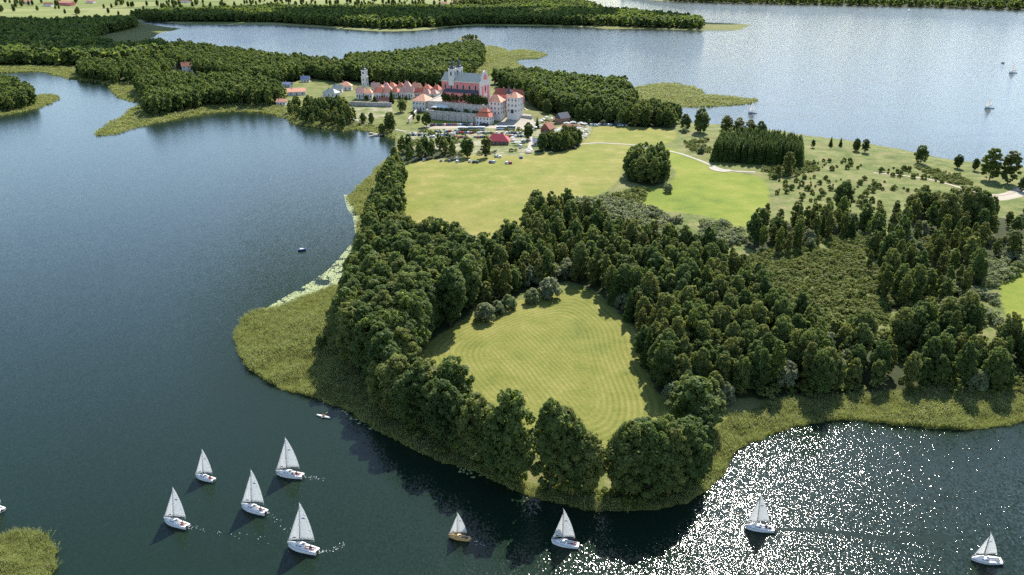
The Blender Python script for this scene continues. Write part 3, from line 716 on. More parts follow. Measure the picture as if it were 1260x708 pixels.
for kd, g, nm in (("birch", lambda i: crown_geo(60+i, 15, 3.1, .08, .34, .9, 22, 900, .55, .3), "slender_wood"), ("conifer", lambda i: conifer_geo(70+i, 13, 2.3, 700, .62), "conifer_wood"), ("willow", lambda i: crown_geo(80+i, 6, 3.4, .03, .36, .55, 14, 500, .5, .34), "willow_scrub")):
    if rest[kd]:
        merged(nm, [(c[2], c[3], c[4], c[5], 1.0) for c in rest[kd]], [(*g(i), 13 if kd == "conifer" else 6 if kd == "willow" else 15) for i in range(3)], dict(birch=M["olive"], conifer=M["needle"], willow=M["grey"])[kd],
               label="remaining %s of the woods on the right" % dict(birch="slender trees", conifer="dark conifers", willow="grey willow bushes")[kd], cat="wood")
GM = [(*crown_geo(140 + i, 15, 3.9, .10, .42 + .04 * i, .6, 16, 420, .92, .36), 15) for i in range(5)]
GF = [(*crown_geo(160 + i, 15, 4.8, .10, .36, .7, 8, 80, 2.1, .42), 15) for i in range(5)]
FW = dict(inlet_wood="bright leafy trees around the head of the left inlet", monastery_wood="dense dark wood to the right of the monastery", lakeside_forest="dense forest behind the monastery along the upper lake", village_wood="green wood around the white houses left of the monastery",
 far_left_forest="dark forest in cloud shadow at the upper left", far_peninsula_forest="thin dark forest on the peninsula beyond the upper lake", far_shore_forest="dark forest along the far right shore", islet_wood="small wood on the reedy point at the left edge", tiny_island_wood="small dark trees covering the tiny island in the upper lake")
for nm, parts in masses.items():
    it = []; far = nm in ("far_left_forest", "far_peninsula_forest", "far_shore_forest")
    for x, y, z, Hs in parts: it += [(a, b, c, h, (1.25 if far else random.uniform(.9, 1.15))) for a, b, c, h in zip(x, y, z, Hs)]
    merged(nm, it, GF if far else GM, M["farleaf"], label=FW[nm], cat="forest"); print(nm, len(it))

# single trees and bushes that stand apart: kind, base px, base py, height, label
ALONE = [
 ("broad",1036,259,16,"round dark tree standing alone on the heath above the looser stand"),
 ("conifer",1046,293,12,"dark narrow spindle shaped tree below the round lone tree"),
 ("birch",969,214,14,"pale young tree beside the right corner of the conifer plantation"),
 ("birch",957,217,7,"small pale tree just left of the young tree by the plantation"),
 ("broad",1132,201,12,"dark round tree on the far shore bank, largest in its line"),
 ("broad",1178,207,9,"rounded tree on the shore left of the two tall pale trees"),
 ("broad",1199,210,8,"dark tree close to the left of the two tall pale trees"),
 ("birch",1217,222,20,"left one of the two tall pale trees above the sandy track"),
 ("birch",1240,226,20,"right one of the two tall pale trees above the sandy track"),
 ("broad",1257,236,9,"dark tree cut by the right edge above the sandy track"),
 ("conifer",1022,180,7,"small conifer on the shore bank, left of its neighbour"),
 ("conifer",1034,180,6.5,"slighter conifer on the shore bank left of the dark pair"),
 ("broad",1053,186,9,"left tree of the dark pair on the shore bank"),
 ("broad",1064,188,9.5,"right tree of the dark pair on the shore bank"),
 ("broad",1000,182,6,"low dark tree beside the shore behind the plantation"),
 ("broad",862,163,19,"tall broad tree by the reedy lake shore above the meadow path"),
 ("broad",843,160,13,"smaller tree next to the tall one by the reedy lake shore"),
 ("birch",893,168,16,"thin airy tree behind the plantation at its left corner"),
 ("birch",908,169,15,"airy pale tree behind the plantation left of its middle"),
 ("birch",922,170,14,"airy tree behind the middle of the plantation"),
 ("broad",935,172,14,"leafy green tree behind the plantation right of its middle"),
 ("conifer",949,172,8,"small conifer poking out behind the plantation"),
 ("broad",972,177,8,"rounded tree behind the right corner of the plantation"),
 ("broad",820,216,8,"small dark tree on the right of the lone field clump"),
 ("willow",822,237,5,"grey green bush at the foot of the lone field clump"),
 ("shrub",795,180,3.2,"small round bush on the farm track above the lone clump"),
 ("broad",1162,285,19,"tallest dark tree left of the big dark clump under the sandy track"),
 ("broad",1187,283,22,"largest dark tree of the big clump under the sandy track"),
 ("broad",1202,284,20,"dark tree on the right of the big clump under the sandy track"),
 ("broad",1178,274,19,"dark tree behind the largest one under the sandy track"),
 ("broad",1133,262,15,"dark spreading tree left of the clump under the sandy track"),
 ("broad",1120,264,11,"dark tree at the left end of the spreading group below the heath"),
 ("broad",1147,264,12,"dark tree at the right end of the spreading group below the heath"),
 ("broad",480,163,16,"big dark tree by the jetty at the head of the bay"),
 ("broad",470,166,9,"lower tree beside the big dark one at the jetty"),
 ("conifer",482,127,13,"slim dark conifer in front of the white monastery houses"),
 ("broad",495,138,11,"dark leafy tree below the white monastery houses"),
 ("broad",447,152,9,"left one of the two slim trees on the lawn by the bay"),
 ("broad",457,153,9.5,"right one of the two slim trees on the lawn by the bay"),
 ("broad",525,156,12,"round dark tree at the left end of the car row"),
 ("broad",650,172,13,"tall tree between the red roof and the blue roof"),
 ("birch",598,194,15,"round tree below and left of the bright red roof"),
 ("broad",575,194,14,"leafy tree second to the left of the bright red roof, by the field edge"),
 ("conifer",661,158,9,"dark pointed tree at the end of the pale forecourt"),
 ("broad",673,140,12,"round grey green tree at the edge of the dark wood beyond the forecourt"),
 ("broad",747,152,11,"pale rounded tree at the edge of the wood above the meadow"),
 ("willow",725,153,4,"low bush below the dark wood at the top of the meadow"),
 ("willow",760,154,4.5,"green bush hedge end at the top right of the meadow"),
 ("willow",742,154,4,"green bush in the hedge at the top middle of the meadow"),
 ("willow",842,164,3.6,"wide low bush in front of the lake shore trees"),
 ("willow",862,189,4.5,"bush beside the left corner of the conifer plantation"),
 ("broad",396,430,6,"lone small bush tree standing in the reeds on the left shore"),
 ("broad",660,261,12,"rounded tree at the top of the mixed wood touching the meadow"),
 ("broad",655,268,11,"dark tree at the left top of the mixed wood touching the meadow"),
 ("birch",567,333,11,"olive slender tree at the right edge of the left wood by the meadow"),
 ("willow",597,394,6.5,"round grey bush at the top left corner of the striped field"),
 ("willow",677,366,8,"big dome shaped grey bush at the top of the striped field"),
 ("willow",655,372,5.5,"low grey bush left of the big dome shaped one"),
 ("willow",625,380,5.5,"grey bush halfway along the upper left edge of the striped field"),
 ("willow",612,386,5,"paler bush next to the corner bush of the striped field"),
]
for (kd, px, py, h, lab), p in zip(ALONE, gp([(a[1], a[2]) for a in ALONE])):
    plant(kd, p[0], p[1], p[2], h, lab, wid=1.15 if kd == "broad" else 1.4 if kd == "birch" else 1.0)
for (px, py, h, lab), p in zip([(929,396,10,"bright yellow green tree, upper left of three yellowing crowns in the right wood"),(931,414,10,"bright yellow green tree in the middle of three yellowing crowns"),(956,432,11,"bright yellow tree, lower right of three yellowing crowns in the wood")], gp([(929,396),(931,414),(956,432)])):
    o = empty("yellowing_tree", p); o.scale = (h/15*1.3, h/15*1.3, h/15); c = tpl("birch", 2)[0].copy(); c.materials.clear(); c.materials.append(M["yellow"]); link("crown", c, o); link("trunk", tpl("birch", 2)[1], o); tag(o, lab, "yellow tree")
HEATH = polyw([(952,195),(990,186),(1060,194),(1120,206),(1170,226),(1190,250),(1150,256),(1090,258),(1050,262),(960,268),(950,240)], 3)
hx, hy, hz = scatter(HEATH, 7.0, RNG)
dens = fbm(hx / 30, hy / 30, 31)
n_ = 0
for a, b, c, d in zip(hx, hy, hz, dens):
    if d > .44 and n_ < 170:
        plant("shrub", a, b, c, random.choice((1.0, 1.4, 2.0, 2.6, 3.2)), "small green shrub dotted over the grassy heath beyond the right woods", "shrubs dotted over the heath"); n_ += 1
GS = [(*crown_geo(210 + i, 3, 1.8, .03, .42, .6, 8, 260, .30, .4), 3) for i in range(4)]
def scrub(name, pz, sp, H, material, label, thr=.42, smin=4.0):
    it = []
    for p in pz:
        x, y, z = scatter(polyw(p, 2.0), sp, RNG, smin); d = fbm(x / 14, y / 14, 91)
        it += [(a, b, c, random.uniform(*H), random.uniform(.9, 1.5)) for a, b, c, e in zip(x, y, z, d) if e > thr]
    merged(name, it, GS, material, label=label, cat="scrub")
scrub("clearing_scrub", [[(960,305),(1060,290),(1100,330),(1095,400),(1000,412),(950,375),(905,325)]], 2.3, (.8, 2.4), M["shrub"], "low tangled scrub filling the clearing in the right woods", .27)
scrub("woodland_undergrowth", [[(760,388),(800,350),(840,336),(900,335),(945,375),(1000,412),(1080,415),(1130,402),(1180,404),(1225,432),(1300,425),(1300,466),(1250,482),(1170,475),(1080,479),(1000,483),(900,485),(835,500),(808,480),(785,408)],[(1070,320),(1060,300),(1100,292),(1200,300),(1262,330),(1240,350),(1216,335),(1180,398),(1130,388),(1080,382)]], 4.2, (1.2, 3.2), M["shrub"], "low undergrowth showing in the gaps of the right woods", .40)
scrub("willow_thicket", [[(1170,345),(1216,318),(1262,300),(1280,330),(1225,355),(1232,402),(1190,402)], [(700,255),(740,248),(800,262),(850,272),(905,284),(915,300),(900,316),(840,310),(790,300),(735,282)]], 3.0, (1.6, 3.8), M["grey"], "grey green willow thicket along the edges of the woods", .36)
scrub("edge_bushes", [[(1125,205),(1180,215),(1200,230),(1160,225)], [(735,249),(770,235),(800,237),(792,256),(760,262)], [(935,208),(1000,200),(1010,210),(950,222)], [(590,293),(640,282),(650,290),(600,310),(575,305)],
  [(840,175),(870,172),(878,190),(850,188)], [(1120,480),(1200,475),(1262,470),(1270,482),(1180,487),(1120,490)]], 2.8, (1.0, 2.4), M["shrub"], "low green bushes along field edges and shore banks", .40)
scrub("shore_bushes", [[(495,522),(545,542),(600,565),(650,584),(700,594),(780,600),(850,585),(868,560),(876,580),(850,612),(780,626),(690,621),(640,611),(590,592),(540,571),(490,551)]], 2.2, (.9, 2.6), M["shrub"], "low bushes and young growth under the trees of the front shore", .40, 1.2)
scrub("car_park_bushes", [[(502,163),(560,160),(650,161),(652,170),(600,172),(540,180),(505,182)],[(636,186),(655,182),(690,186),(715,178),(712,172),(690,178),(660,184)],[(520,190),(600,190),(640,185),(640,188),(600,193),(520,195)]], 4.0, (.8, 2.6), M["shrub"], "low bushes between the rows of the car park", .5)

# ------------------------------------------------------------------ reeds and floating leaves
def reed_clump(seed, n, H, rad, wid):
    r = np.random.default_rng(seed); V = []; F = []
    for i in range(n):
        a = r.uniform(0, 6.28); d = rad * math.sqrt(r.random()); x, y = d*math.cos(a), d*math.sin(a); h = H * r.uniform(.6, 1.1)
        lx, ly = r.normal(size=2) * .42 * h; t = r.uniform(0, 3.14); wx, wy = math.cos(t)*wid, math.sin(t)*wid; b = len(V)
        if i % 2:
            q = wid * 2.2; hx_ = h * r.uniform(.75, 1.0); cx_, cy2 = x + lx*.7, y + ly*.7; tl = r.normal(size=2) * q * .5
            V += [(cx_-q*1.6, cy2-q*.7, hx_-tl[0]), (cx_+q*.6, cy2-q, hx_-tl[1]), (cx_+q*1.6, cy2+q*.7, hx_+tl[0]), (cx_-q*.6, cy2+q, hx_+tl[1])]; F.append((b, b+1, b+2, b+3)); b += 4
        V += [(x-wx, y-wy, -.1), (x+wx, y+wy, -.1), (x+lx+wx*.5, y+ly+wy*.5, h), (x+lx-wx*.5, y+ly-wy*.5, h*.97)]; F.append((b, b+1, b+2, b+3))
    return np.array(V), np.array(F)
def reed_bed(name, polys, sp, n, H, rad, wid, label, smax=1e9):
    it = []
    for p in polys:
        lo, hi = p.min(0), p.max(0); nx = int((hi[0]-lo[0])/sp)+1; ny = int((hi[1]-lo[1])/sp)+1
        gx, gy = np.meshgrid(np.arange(nx), np.arange(ny)); x = (lo[0] + gx*sp + RNG.uniform(-.5,.5,gx.shape)*sp).ravel(); y = (lo[1] + gy*sp + RNG.uniform(-.5,.5,gx.shape)*sp).ravel()
        k = sdist(p, x, y) > 0; x, y = x[k], y[k]; s = land_sd(x, y); k = (s > .1) & (s < smax); x, y, s = x[k], y[k], s[k]; z = height(x, y, s)
        d = fbm(x / 7, y / 7, 55); d2 = fbm(x / 2.5, y / 2.5, 56)
        hh = H * (.35 + .65 * np.clip(d * 1.7 - .25, .25, 1)) * (.75 + .5 * d2)
        k = (d2 > .20); it += list(zip(x[k], y[k], z[k], hh[k], np.full(k.sum(), 1.0)))
    merged(name, it, [(*reed_clump(i, n, 1.0, rad / H, wid / H), 1.0) for i in range(6)], M["reed"], label=label, cat="reeds"); print(name, len(it))
reed_bed("reed_bed", REEDW[:1], .70, 18, 2.1, .62, .055, "wide belt of yellow green reeds around the front and left shore")
reed_bed("reed_islet", REEDW[1:2], .6, 18, 2.0, .55, .05, "round clump of reeds in the bottom left corner")
reed_bed("shore_reeds", REEDW[2:3], 1.3, 14, 1.8, 1.1, .09, "thin reed fringe along the bay shore beside the tree row")
reed_bed("distant_reeds", REEDW[3:8], 2.8, 12, 1.7, 2.3, .22, "reed belts on the far spits and lake shores")

def lily_patch(name, polys, sp, rad, label, thr=.45):
    V = []; F = []
    for pz in polys:
        p = polyw(pz); lo, hi = p.min(0), p.max(0)
        x = RNG.uniform(lo[0], hi[0], int((hi-lo).prod()/sp**2)); y = RNG.uniform(lo[1], hi[1], len(x)); k = sdist(p, x, y) > -.5; x, y = x[k], y[k]
        k = (land_sd(x, y) < 1.0) & (fbm(x / 4, y / 4, 44) + RNG.uniform(-.15, .15, len(x)) > thr)
        for a, b in zip(x[k], y[k]):
            r = rad * random.uniform(.5, 1.3); o = random.random() * 6.28; c = len(V); z = .02 + random.random() * .03
            V += [(a + r*math.cos(o + i*.97), b + r*math.sin(o + i*.97), z + .05*random.random()) for i in range(6)]
            F.append((c, c+1, c+2, c+3)); F.append((c, c+3, c+4, c+5))
    tag(link(name, np_mesh(name, V, F, M["lily"])), label, "lily pads", None, "stuff")
lily_patch("lily_pads", [[(318,388),(332,378),(345,370),(380,350),(406,332),(424,312),(436,298),(444,300),(438,325),(424,350),(400,362),(360,378)], [(424,240),(436,246),(446,262),(444,290),(440,296),(436,268),(428,255)]], .36, .32, "pale floating lily leaves along the left bay shore", .40)
lily_patch("lily_leaves", [[(398,494),(425,499),(450,513),(475,528),(470,533),(445,522),(420,508)], [(560,570),(600,582),(600,592),(565,582)]], .9, .34, "scattered lily leaves floating off the front reed edge", .52)

# ------------------------------------------------------------------ buildings
def window_mesh(w, h, arch=False):
    key = (round(w, 2), round(h, 2), arch)
    if key in WM: return WM[key]
    m = MB()
    if arch:
        p = [(-w/2, 0), (w/2, 0)] + [(w/2*math.cos(a), h - w/2 + w/2*math.sin(a)) for a in np.linspace(0, math.pi, 7)]
        m.slab(p, -.10, .05, 0); q = [(x*1.25, z*1.06 - .1) for x, z in p]; m.slab(q, -.05, .06, 1)
    else:
        m.box(-w/2, w/2, -.10, .05, 0, h, 0); m.box(-w/2-.12, w/2+.12, -.05, .06, -.12, h+.12, 1)
        m.box(-.03, .03, -.13, -.08, 0, h, 1); m.box(-w/2, w/2, -.125, -.085, h*.55, h*.55+.06, 1)
    WM[key] = m.mesh("window", [M["glass"], M["white"]]); return WM[key]
WM = {}
def add_window(parent, x, y, z, w, h, face=0.0, arch=False):
    return link("window", window_mesh(w, h, arch), parent, (x, y, z), face)
def door_mesh(w, h, material):
    m = MB(); m.box(-w/2, w/2, -.09, .05, 0, h, 0); m.box(-w/2-.12, w/2+.12, -.05, .06, 0, h+.12, 1); return m.mesh("door", [material, M["white"]])
def house(name, label, loc, rot, L, D, H, RH, wall, roof, rtype="gable", nwin=3, floors=1, chim=1, group=None, cat="house", over=.5, gate=False, sides=1):
    if name == "hermit_house":
        rr = random.Random(label); rot += rr.uniform(-.22, .22); loc = (loc[0] + rr.uniform(-2, 2), loc[1] + rr.uniform(-2.5, 2.5), loc[2]); H *= rr.uniform(.85, 1.15); RH *= rr.uniform(.85, 1.15); roof = rr.choice([M["red"], M["orange"], M["faded"]]); rtype = rr.choice(["hip", "gable", "hip"])
    e = tag(empty(name, loc, rot), label, cat, group)
    MB().box(-L/2, L/2, -D/2, D/2, -7 if floors == 3 else -2.5, H).build("wall", wall, e)
    r = MB(); a = (-L/2-over, L/2+over, -D/2-over, D/2+over, H+.003, H+RH)
    if rtype == "gable": r.gable(*a)
    elif rtype == "hip": r.hip(*a, min(D*.55, L*.45))
    elif rtype == "mansard":
        k = .62; z1 = H + RH*.5
        r.add([(a[0],a[2],a[4]),(a[1],a[2],a[4]),(a[1],a[3],a[4]),(a[0],a[3],a[4])] + [(a[0]*k,a[2]*k,z1),(a[1]*k,a[2]*k,z1),(a[1]*k,a[3]*k,z1),(a[0]*k,a[3]*k,z1)],
              [(0,3,2,1),(4,5,6,7),(0,1,5,4),(1,2,6,5),(2,3,7,6),(3,0,4,7)])
        r.hip(a[0]*k-.3, a[1]*k+.3, a[2]*k-.3, a[3]*k+.3, z1+.5, H+RH, D*.25)
    ro = r.build("roof", roof, e)
    for i in range(chim):
        x = -L*.22 + i*L*.4; c = MB(); c.box(x-.35, x+.35, .2, .9, H+RH*.35, H+RH+.7); c.box(x-.45, x+.45, .1, 1.0, H+RH+.703, H+RH+.85); c.build("chimney", M["brick"], ro)
    for f in range(floors):
        fh = H / floors; zc = f*fh + fh*.32; wh = min(1.6, fh*.46)
        for i in range(nwin):
            x = -L/2 + L*(i+.5)/nwin
            if f == 0 and i == nwin//2:
                link("door", door_mesh(2.6 if gate else 1.1, fh*.72, M["dark"] if gate else M["timber"]), e, (x, -D/2, 0)); continue
            add_window(e, x, -D/2, zc, min(1.1, L/nwin*.5), wh)
        for i in range(sides):
            y = -D/2 + D*(i+.5)/sides
            add_window(e, L/2, y, zc, .9, wh, R(90)); add_window(e, -L/2, y, zc, .9, wh, R(-90))
    return e

A_ = R(25); MU = np.array([math.cos(A_), -math.sin(A_)]); MV = np.array([math.sin(A_), math.cos(A_)]); MO = np.array([-70.0, 670.0])
def mp_(u, v, z=0.0): p = MO + MU*u + MV*v; return (p[0], p[1], z)
Z0, Z1, Z2 = 2.6, 9.2, 15.0
fl = float(height(*[np.array([k]) for k in mp_(28, -2)[:2]])[0]); Z0 = fl
def terr(name, pts, z0, z1, label):      # a terrace: retaining wall round an earth fill, coping on the wall
    e = tag(empty(name, mp_(0, 0, 0), -A_), label, "retaining wall")
    MB().prism(pts, z0, z1).build("wall", M["stone"], e)
    c = np.array(pts); m = MB(); n = len(pts); cen = c.mean(0)
    for i in range(n):
        p, q = c[i], c[(i+1) % n]; d = (q-p)/np.linalg.norm(q-p); nn = np.array([d[1], -d[0]])
        m.prism([tuple(p + nn*.2), tuple(q + nn*.2), tuple(q - nn*.5), tuple(p - nn*.5)], z1+.004, z1+.75)
    m.build("parapet", M["stone"], e)
    b = MB()
    for i in range(9):                   # buttresses along the front
        p = c[0] + (c[1]-c[0])*(i+.6)/9.4; d = (c[1]-c[0])/np.linalg.norm(c[1]-c[0]); nn = np.array([d[1], -d[0]])
        bb = MB(); q = p + nn*.05; bb.prism([tuple(q - d*.5 + nn*.9), tuple(q + d*.5 + nn*.9), tuple(q + d*.5 + nn*-.02), tuple(q - d*.5 + nn*-.02)], z0, z0 + (z1-z0)*.8); bb.build("buttress", M["stone"], e)
    top = MB(); cc = [tuple(cen + (np.array(p)-cen)*.985) for p in pts]; top.prism(cc, z1+.004, z1+.03); top.build("terrace_top", M["gravel"], e)
    return e
terr("lower_terrace", [(-2,0),(53,0),(52,14),(-4,16)], Z0-2, Z1, "long lower grey retaining wall with buttresses below the pink church")
terr("upper_terrace", [(-6,11),(51,9),(51,33),(66,36),(60,62),(-14,52)], Z0-2, Z2, "upper grey retaining wall directly beneath the pink church")

def church():
    e = tag(empty("church", mp_(22, 25, Z2), -A_), "big pink church with twin white towers and grey green roof on the terrace", "church")
    L = 36; hw = 7.5; H = 17.5
    MB().box(-18, 18, -hw, hw, -.5, H).build("nave", M["pink"], e)
    MB().gable(-18.4, 17.6, -hw-.7, hw+.7, H+.003, H+6).build("roof", M["greyroof"], e)
    m = MB()
    for y in (-hw, hw): m.box(-18.2, 18.2, y-.25, y+.25, H-1.0, H-.002)
    m.build("cornice", M["white"], e)
    for i in range(7):
        x = -17.4 + i*5.7
        m = MB(); m.box(x-.45, x+.45, -hw-.3, -hw+.1, 0, H-1.01); m.build("pilaster", M["pink"], e)
    for i in range(6):
        add_window(e, -14.6 + i*5.7, -hw, 11.0, 1.7, 3.6, 0, True)
    m = MB(); m.box(-14, 16, -12.5, -hw-.004, -.5, 8.6); m.build("aisle", M["pink"], e)
    m = MB(); m.add([(-14.4,-13,8.604),(16.4,-13,8.604),(16.4,-hw-.31,8.604),(-14.4,-hw-.31,8.604),(-14.4,-hw-.31,10.9),(16.4,-hw-.31,10.9)], [(0,3,2,1),(0,1,5,4),(3,4,5,2),(1,2,5),(0,4,3)]); m.build("aisle_roof", M["darkroof"], e)
    for i in range(5): add_window(e, -11 + i*5.8, -12.5, 3.0, 1.4, 3.0, 0, True)
    # right end gable with curved shoulders
    o = [(-9,0),(9,0),(9,H-1),(8,H+.5),(6.3,H+1.3),(5.6,H+4),(3.6,H+6),(2.4,H+7.6),(0,H+9),(-2.4,H+7.6),(-3.6,H+6),(-5.6,H+4),(-6.3,H+1.3),(-8,H+.5),(-9,H-1)]
    g = MB(); g.slab(o, -.55, .55).build("gable_front", M["white"], e, (18.6, 0, 0), R(90))
    for (y, z, w, h) in ((-5, 3, 3.4, 11), (5, 3, 3.4, 11), (0, 8, 3.6, 6.5)):
        q = MB(); q.box(-w/2, w/2, -.08, .08, 0, h); q.build("gable_panel", M["pink"], e, (19.2, y, z), R(90))
    q = MB(); t = [(-3.4,0),(3.4,0),(2.6,2.6),(0,5.2),(-2.6,2.6)]; q.slab(t, -.08, .08); q.build("gable_panel", M["pink"], e, (19.2, 0, H+1.6), R(90))
    add_window(e, 19.25, 0, 9.6, 1.8, 3.6, R(90), True); link("door", door_mesh(2.4, 4.4, M["timber"]), e, (19.25, 0, 0), R(90))
    for y in (-5.6, 5.6):                # twin towers, each with a dark helm
        t = MB(); t.box(-2.5, 2.5, -2.5, 2.5, H-4, 26.3); tw = t.build("tower", M["white"], e, (-8.6, y, 0))
        c = MB(); c.box(-2.8, 2.8, -2.8, 2.8, 0, .6); c.box(-2.75, 2.75, -2.75, 2.75, -5.8, -5.3); c.build("cornice", M["white"], tw, (0, 0, 26.303))
        c = MB(); c.lathe([(2.6,0),(2.7,.5),(1.9,1.6),(1.0,2.2),(1.0,3.4),(1.5,4.1),(1.2,5.0),(.35,6.0),(.12,9.6),(.03,10)], 10); c.build("spire", M["darkroof"], tw, (0, 0, 26.91), smooth=True)
        for a, (dx, dy) in ((0, (0,-2.5)), (90, (2.5,0)), (-90, (-2.5,0)), (180, (0,2.5))): add_window(tw, dx, dy, 21.4, 1.3, 3.4, R(a), True)
church()

house("brown_roofed_range", "low building with brown tiled roof behind and right of the church", mp_(55, 42, Z2), -A_, 24, 8, 5.5, 4.6, M["pink"], M["brownroof"], nwin=7, cat="building", chim=2)
gz = 8.0
house("gatehouse_wing", "white gatehouse wing with steep orange hip roof right of the church", mp_(55, 17, gz), -A_, 13, 11, 10.5, 5.2, M["white"], M["orange"], "hip", 4, 3, 1, cat="building", sides=3)
gt = house("gatehouse_tower", "tall white gatehouse with red roof and dark arched entrance", mp_(69.5, 22, gz+1.5), -A_, 9.5, 10, 12.5, 4.0, M["white"], M["orange"], "hip", 3, 3, 1, cat="building", gate=True, sides=2)
m = MB(); m.lathe([(2.0,0),(2.0,5.5)], 8); dt = m.build("turret", M["white"], gt, (-6.3, 2, 9))
m = MB(); m.lathe([(2.3,0),(2.6,.8),(2.1,2.2),(.9,3.0),(.8,3.8),(1.0,4.3),(.3,5.2),(.06,7.4)], 10); m.build("dome", M["darkroof"], dt, (0, 0, 5.5), smooth=True)
house("gate_pavilion", "small white pavilion with double red mansard roof at the foot of the wall", mp_(53.5, -1, Z0), -A_, 12, 8.5, 6.2, 6.6, M["white"], M["red"], "mansard", 4, 2, 0, cat="building", sides=2)
house("corner_house", "white corner house with broad orange roof left of the retaining wall", (*g1(521,135)[:2], g1(521,135).z), -A_, 13, 15, 8.5, 5.0, M["white"], M["orange"], "hip", 4, 2, 1, cat="building", sides=3)

# clock tower
p = g1(449.5, 107)
e = tag(empty("clock_tower", p, -A_), "slender white clock tower with dark cap left of the hermit houses", "tower")
m = MB(); m.box(-2.6, 2.6, -2.6, 2.6, -3, 10.5); m.box(-2.3, 2.3, -2.3, 2.3, 10.504, 16.5); m.build("shaft", M["white"], e)
m = MB(); m.box(-3, 3, -3, 3, 0, .5); m.build("cornice", M["white"], e, (0, 0, 10.2)); m = MB(); m.box(-2.7, 2.7, -2.7, 2.7, 0, .5); m.build("cornice", M["white"], e, (0, 0, 16.503))
m = MB(); m.lathe([(2.5,0),(2.2,1.2),(1.0,2.1),(.8,3.0),(.2,3.8),(.05,6)], 8); m.build("cap", M["darkroof"], e, (0, 0, 17.01))
m = MB(); m.lathe([(1.1,-.05),(1.1,.12)], 16); cf = m.build("clock_face", M["dark"], e, (0, -2.32, 14.4)); cf.rotation_euler = (R(90), 0, 0)
for a, (dx, dy) in ((0, (0,-2.6)), (90, (2.6,0)), (-90, (-2.6,0))): add_window(e, dx, dy, 6.5, 1.2, 2.4, R(a), True); add_window(e, dx, dy, 2.0, 1.0, 1.8, R(a))

HM = "rows of small white hermit houses with red roofs"
for i, (x, y) in enumerate([(470,117),(479,117),(515.5,120),(526,121.5),(536,122)]):
    house("hermit_house", "white hermit house squeezed between the front and back rows, %s of five" % ("first","second","third","fourth","last")[i], g1(x, y), R(-14), 7, 7.5, 4.8, 4.2, M["white"], M["orange"], "hip", 3, 1, 1, HM)
FR = [(446.5,121.5),(456,121.8),(466,121.8),(475.5,121.2)]
for i, (x, y) in enumerate(FR):
    house("hermit_house", "white hermit house, %s of the front row of four" % ("far left", "second from left", "third from left", "far right")[i], g1(x, y), R(-8), 7, 9, 5.6, 4.4, M["white"], M["orange"], "hip", 3, 1, 1, HM)
for i, (x, y) in enumerate([(488,120),(497,120.5),(506,121)]):
    house("hermit_house", "white hermit house between front row and corner house, %s" % ("left of three", "middle of three", "right of three")[i], g1(x, y), R(-12), 7, 8, 5.2, 4.2, M["white"], M["orange"], "hip", 3, 1, 1, HM)
for i, (x, y) in enumerate([(465,113),(474,113),(483,113.2),(492,113.5),(501,114),(513,114.5),(525,116),(538,117)]):
    house("hermit_house", "white hermit house, number %s from left in the long back row" % ("one","two","three","four","five","six","seven","eight")[i], g1(x, y), R(-14), 7.5, 8.5, 5.0, 4.4, M["white"], M["red"], "hip", 3, 1, 1, HM)
house("shed", "low shed with plain brick red roof in front of the hermit houses", g1(473,127.5), R(-6), 9, 5, 2.6, 3.0, M["white"], M["brownroof"], nwin=3, chim=0, cat="shed", sides=0)
def low_wall(name, label, a, b, h, w=.6):
    p, q = g1(*a), g1(*b); d = (q-p); n = 10; m = MB()
    e = tag(empty(name, p), label, "wall"); L = d.xy.length; rz = math.atan2(d.y, d.x); e.rotation_euler = (0, 0, rz)
    m.box(0, L, -w/2, w/2, -2, h).build("wall", M["stone"], e); c = MB(); c.box(-.1, L+.1, -w/2-.12, w/2+.12, h+.003, h+.22); c.build("coping", M["stone"], e)
low_wall("garden_wall", "pale garden wall running below the front row of hermit houses", (430,130), (482,131.5), 3.4)
low_wall("garden_wall", "long stair wall descending from corner house towards the bay", (514,137), (503,152), 2.2, 1.0)
low_wall("garden_wall", "curved brick edged terrace wall right of the gatehouse, lower section", (620,143), (655,146), 1.2)
low_wall("garden_wall", "short terrace wall right of the gatehouse, upper section", (642,133), (662,141), 1.2)

# pavilions and houses round the car park
house("red_roof_hall", "long dark hall under a bright crimson hip roof beside the car park", g1(613,177), R(-4), 14.5, 8.5, 2.6, 4.6, M["timber"], M["redroof"], "hip", 5, 1, 0, cat="hall", over=1.0)
house("blue_roof_pavilion", "white pavilion with flat pitched blue roof at the field corner", g1(665,179), R(-3), 9.5, 6, 2.6, 2.6, M["white"], M["blueroof"], "gable", 4, 1, 0, cat="pavilion", over=.7)
house("brown_cottage", "brown timber cottage with steep roof above the blue roofed pavilion", g1(674,163.5), R(60), 9, 7.5, 3.4, 4.6, M["timber"], M["brownroof"], "gable", 3, 1, 1, cat="cottage")
house("dark_barn", "dark timber barn with brick red side at the edge of the wood", g1(692,151), R(40), 10, 7, 4, 4.2, M["brick"], M["darkroof"], "gable", 3, 1, 0, cat="barn")
house("long_stall", "long low brown roofed stall right of the timber cottage", g1(701,158.5), R(-3), 12, 3.5, 2.2, 1.4, M["timber"], M["brownroof"], "gable", 5, 1, 0, cat="stall building", sides=0)

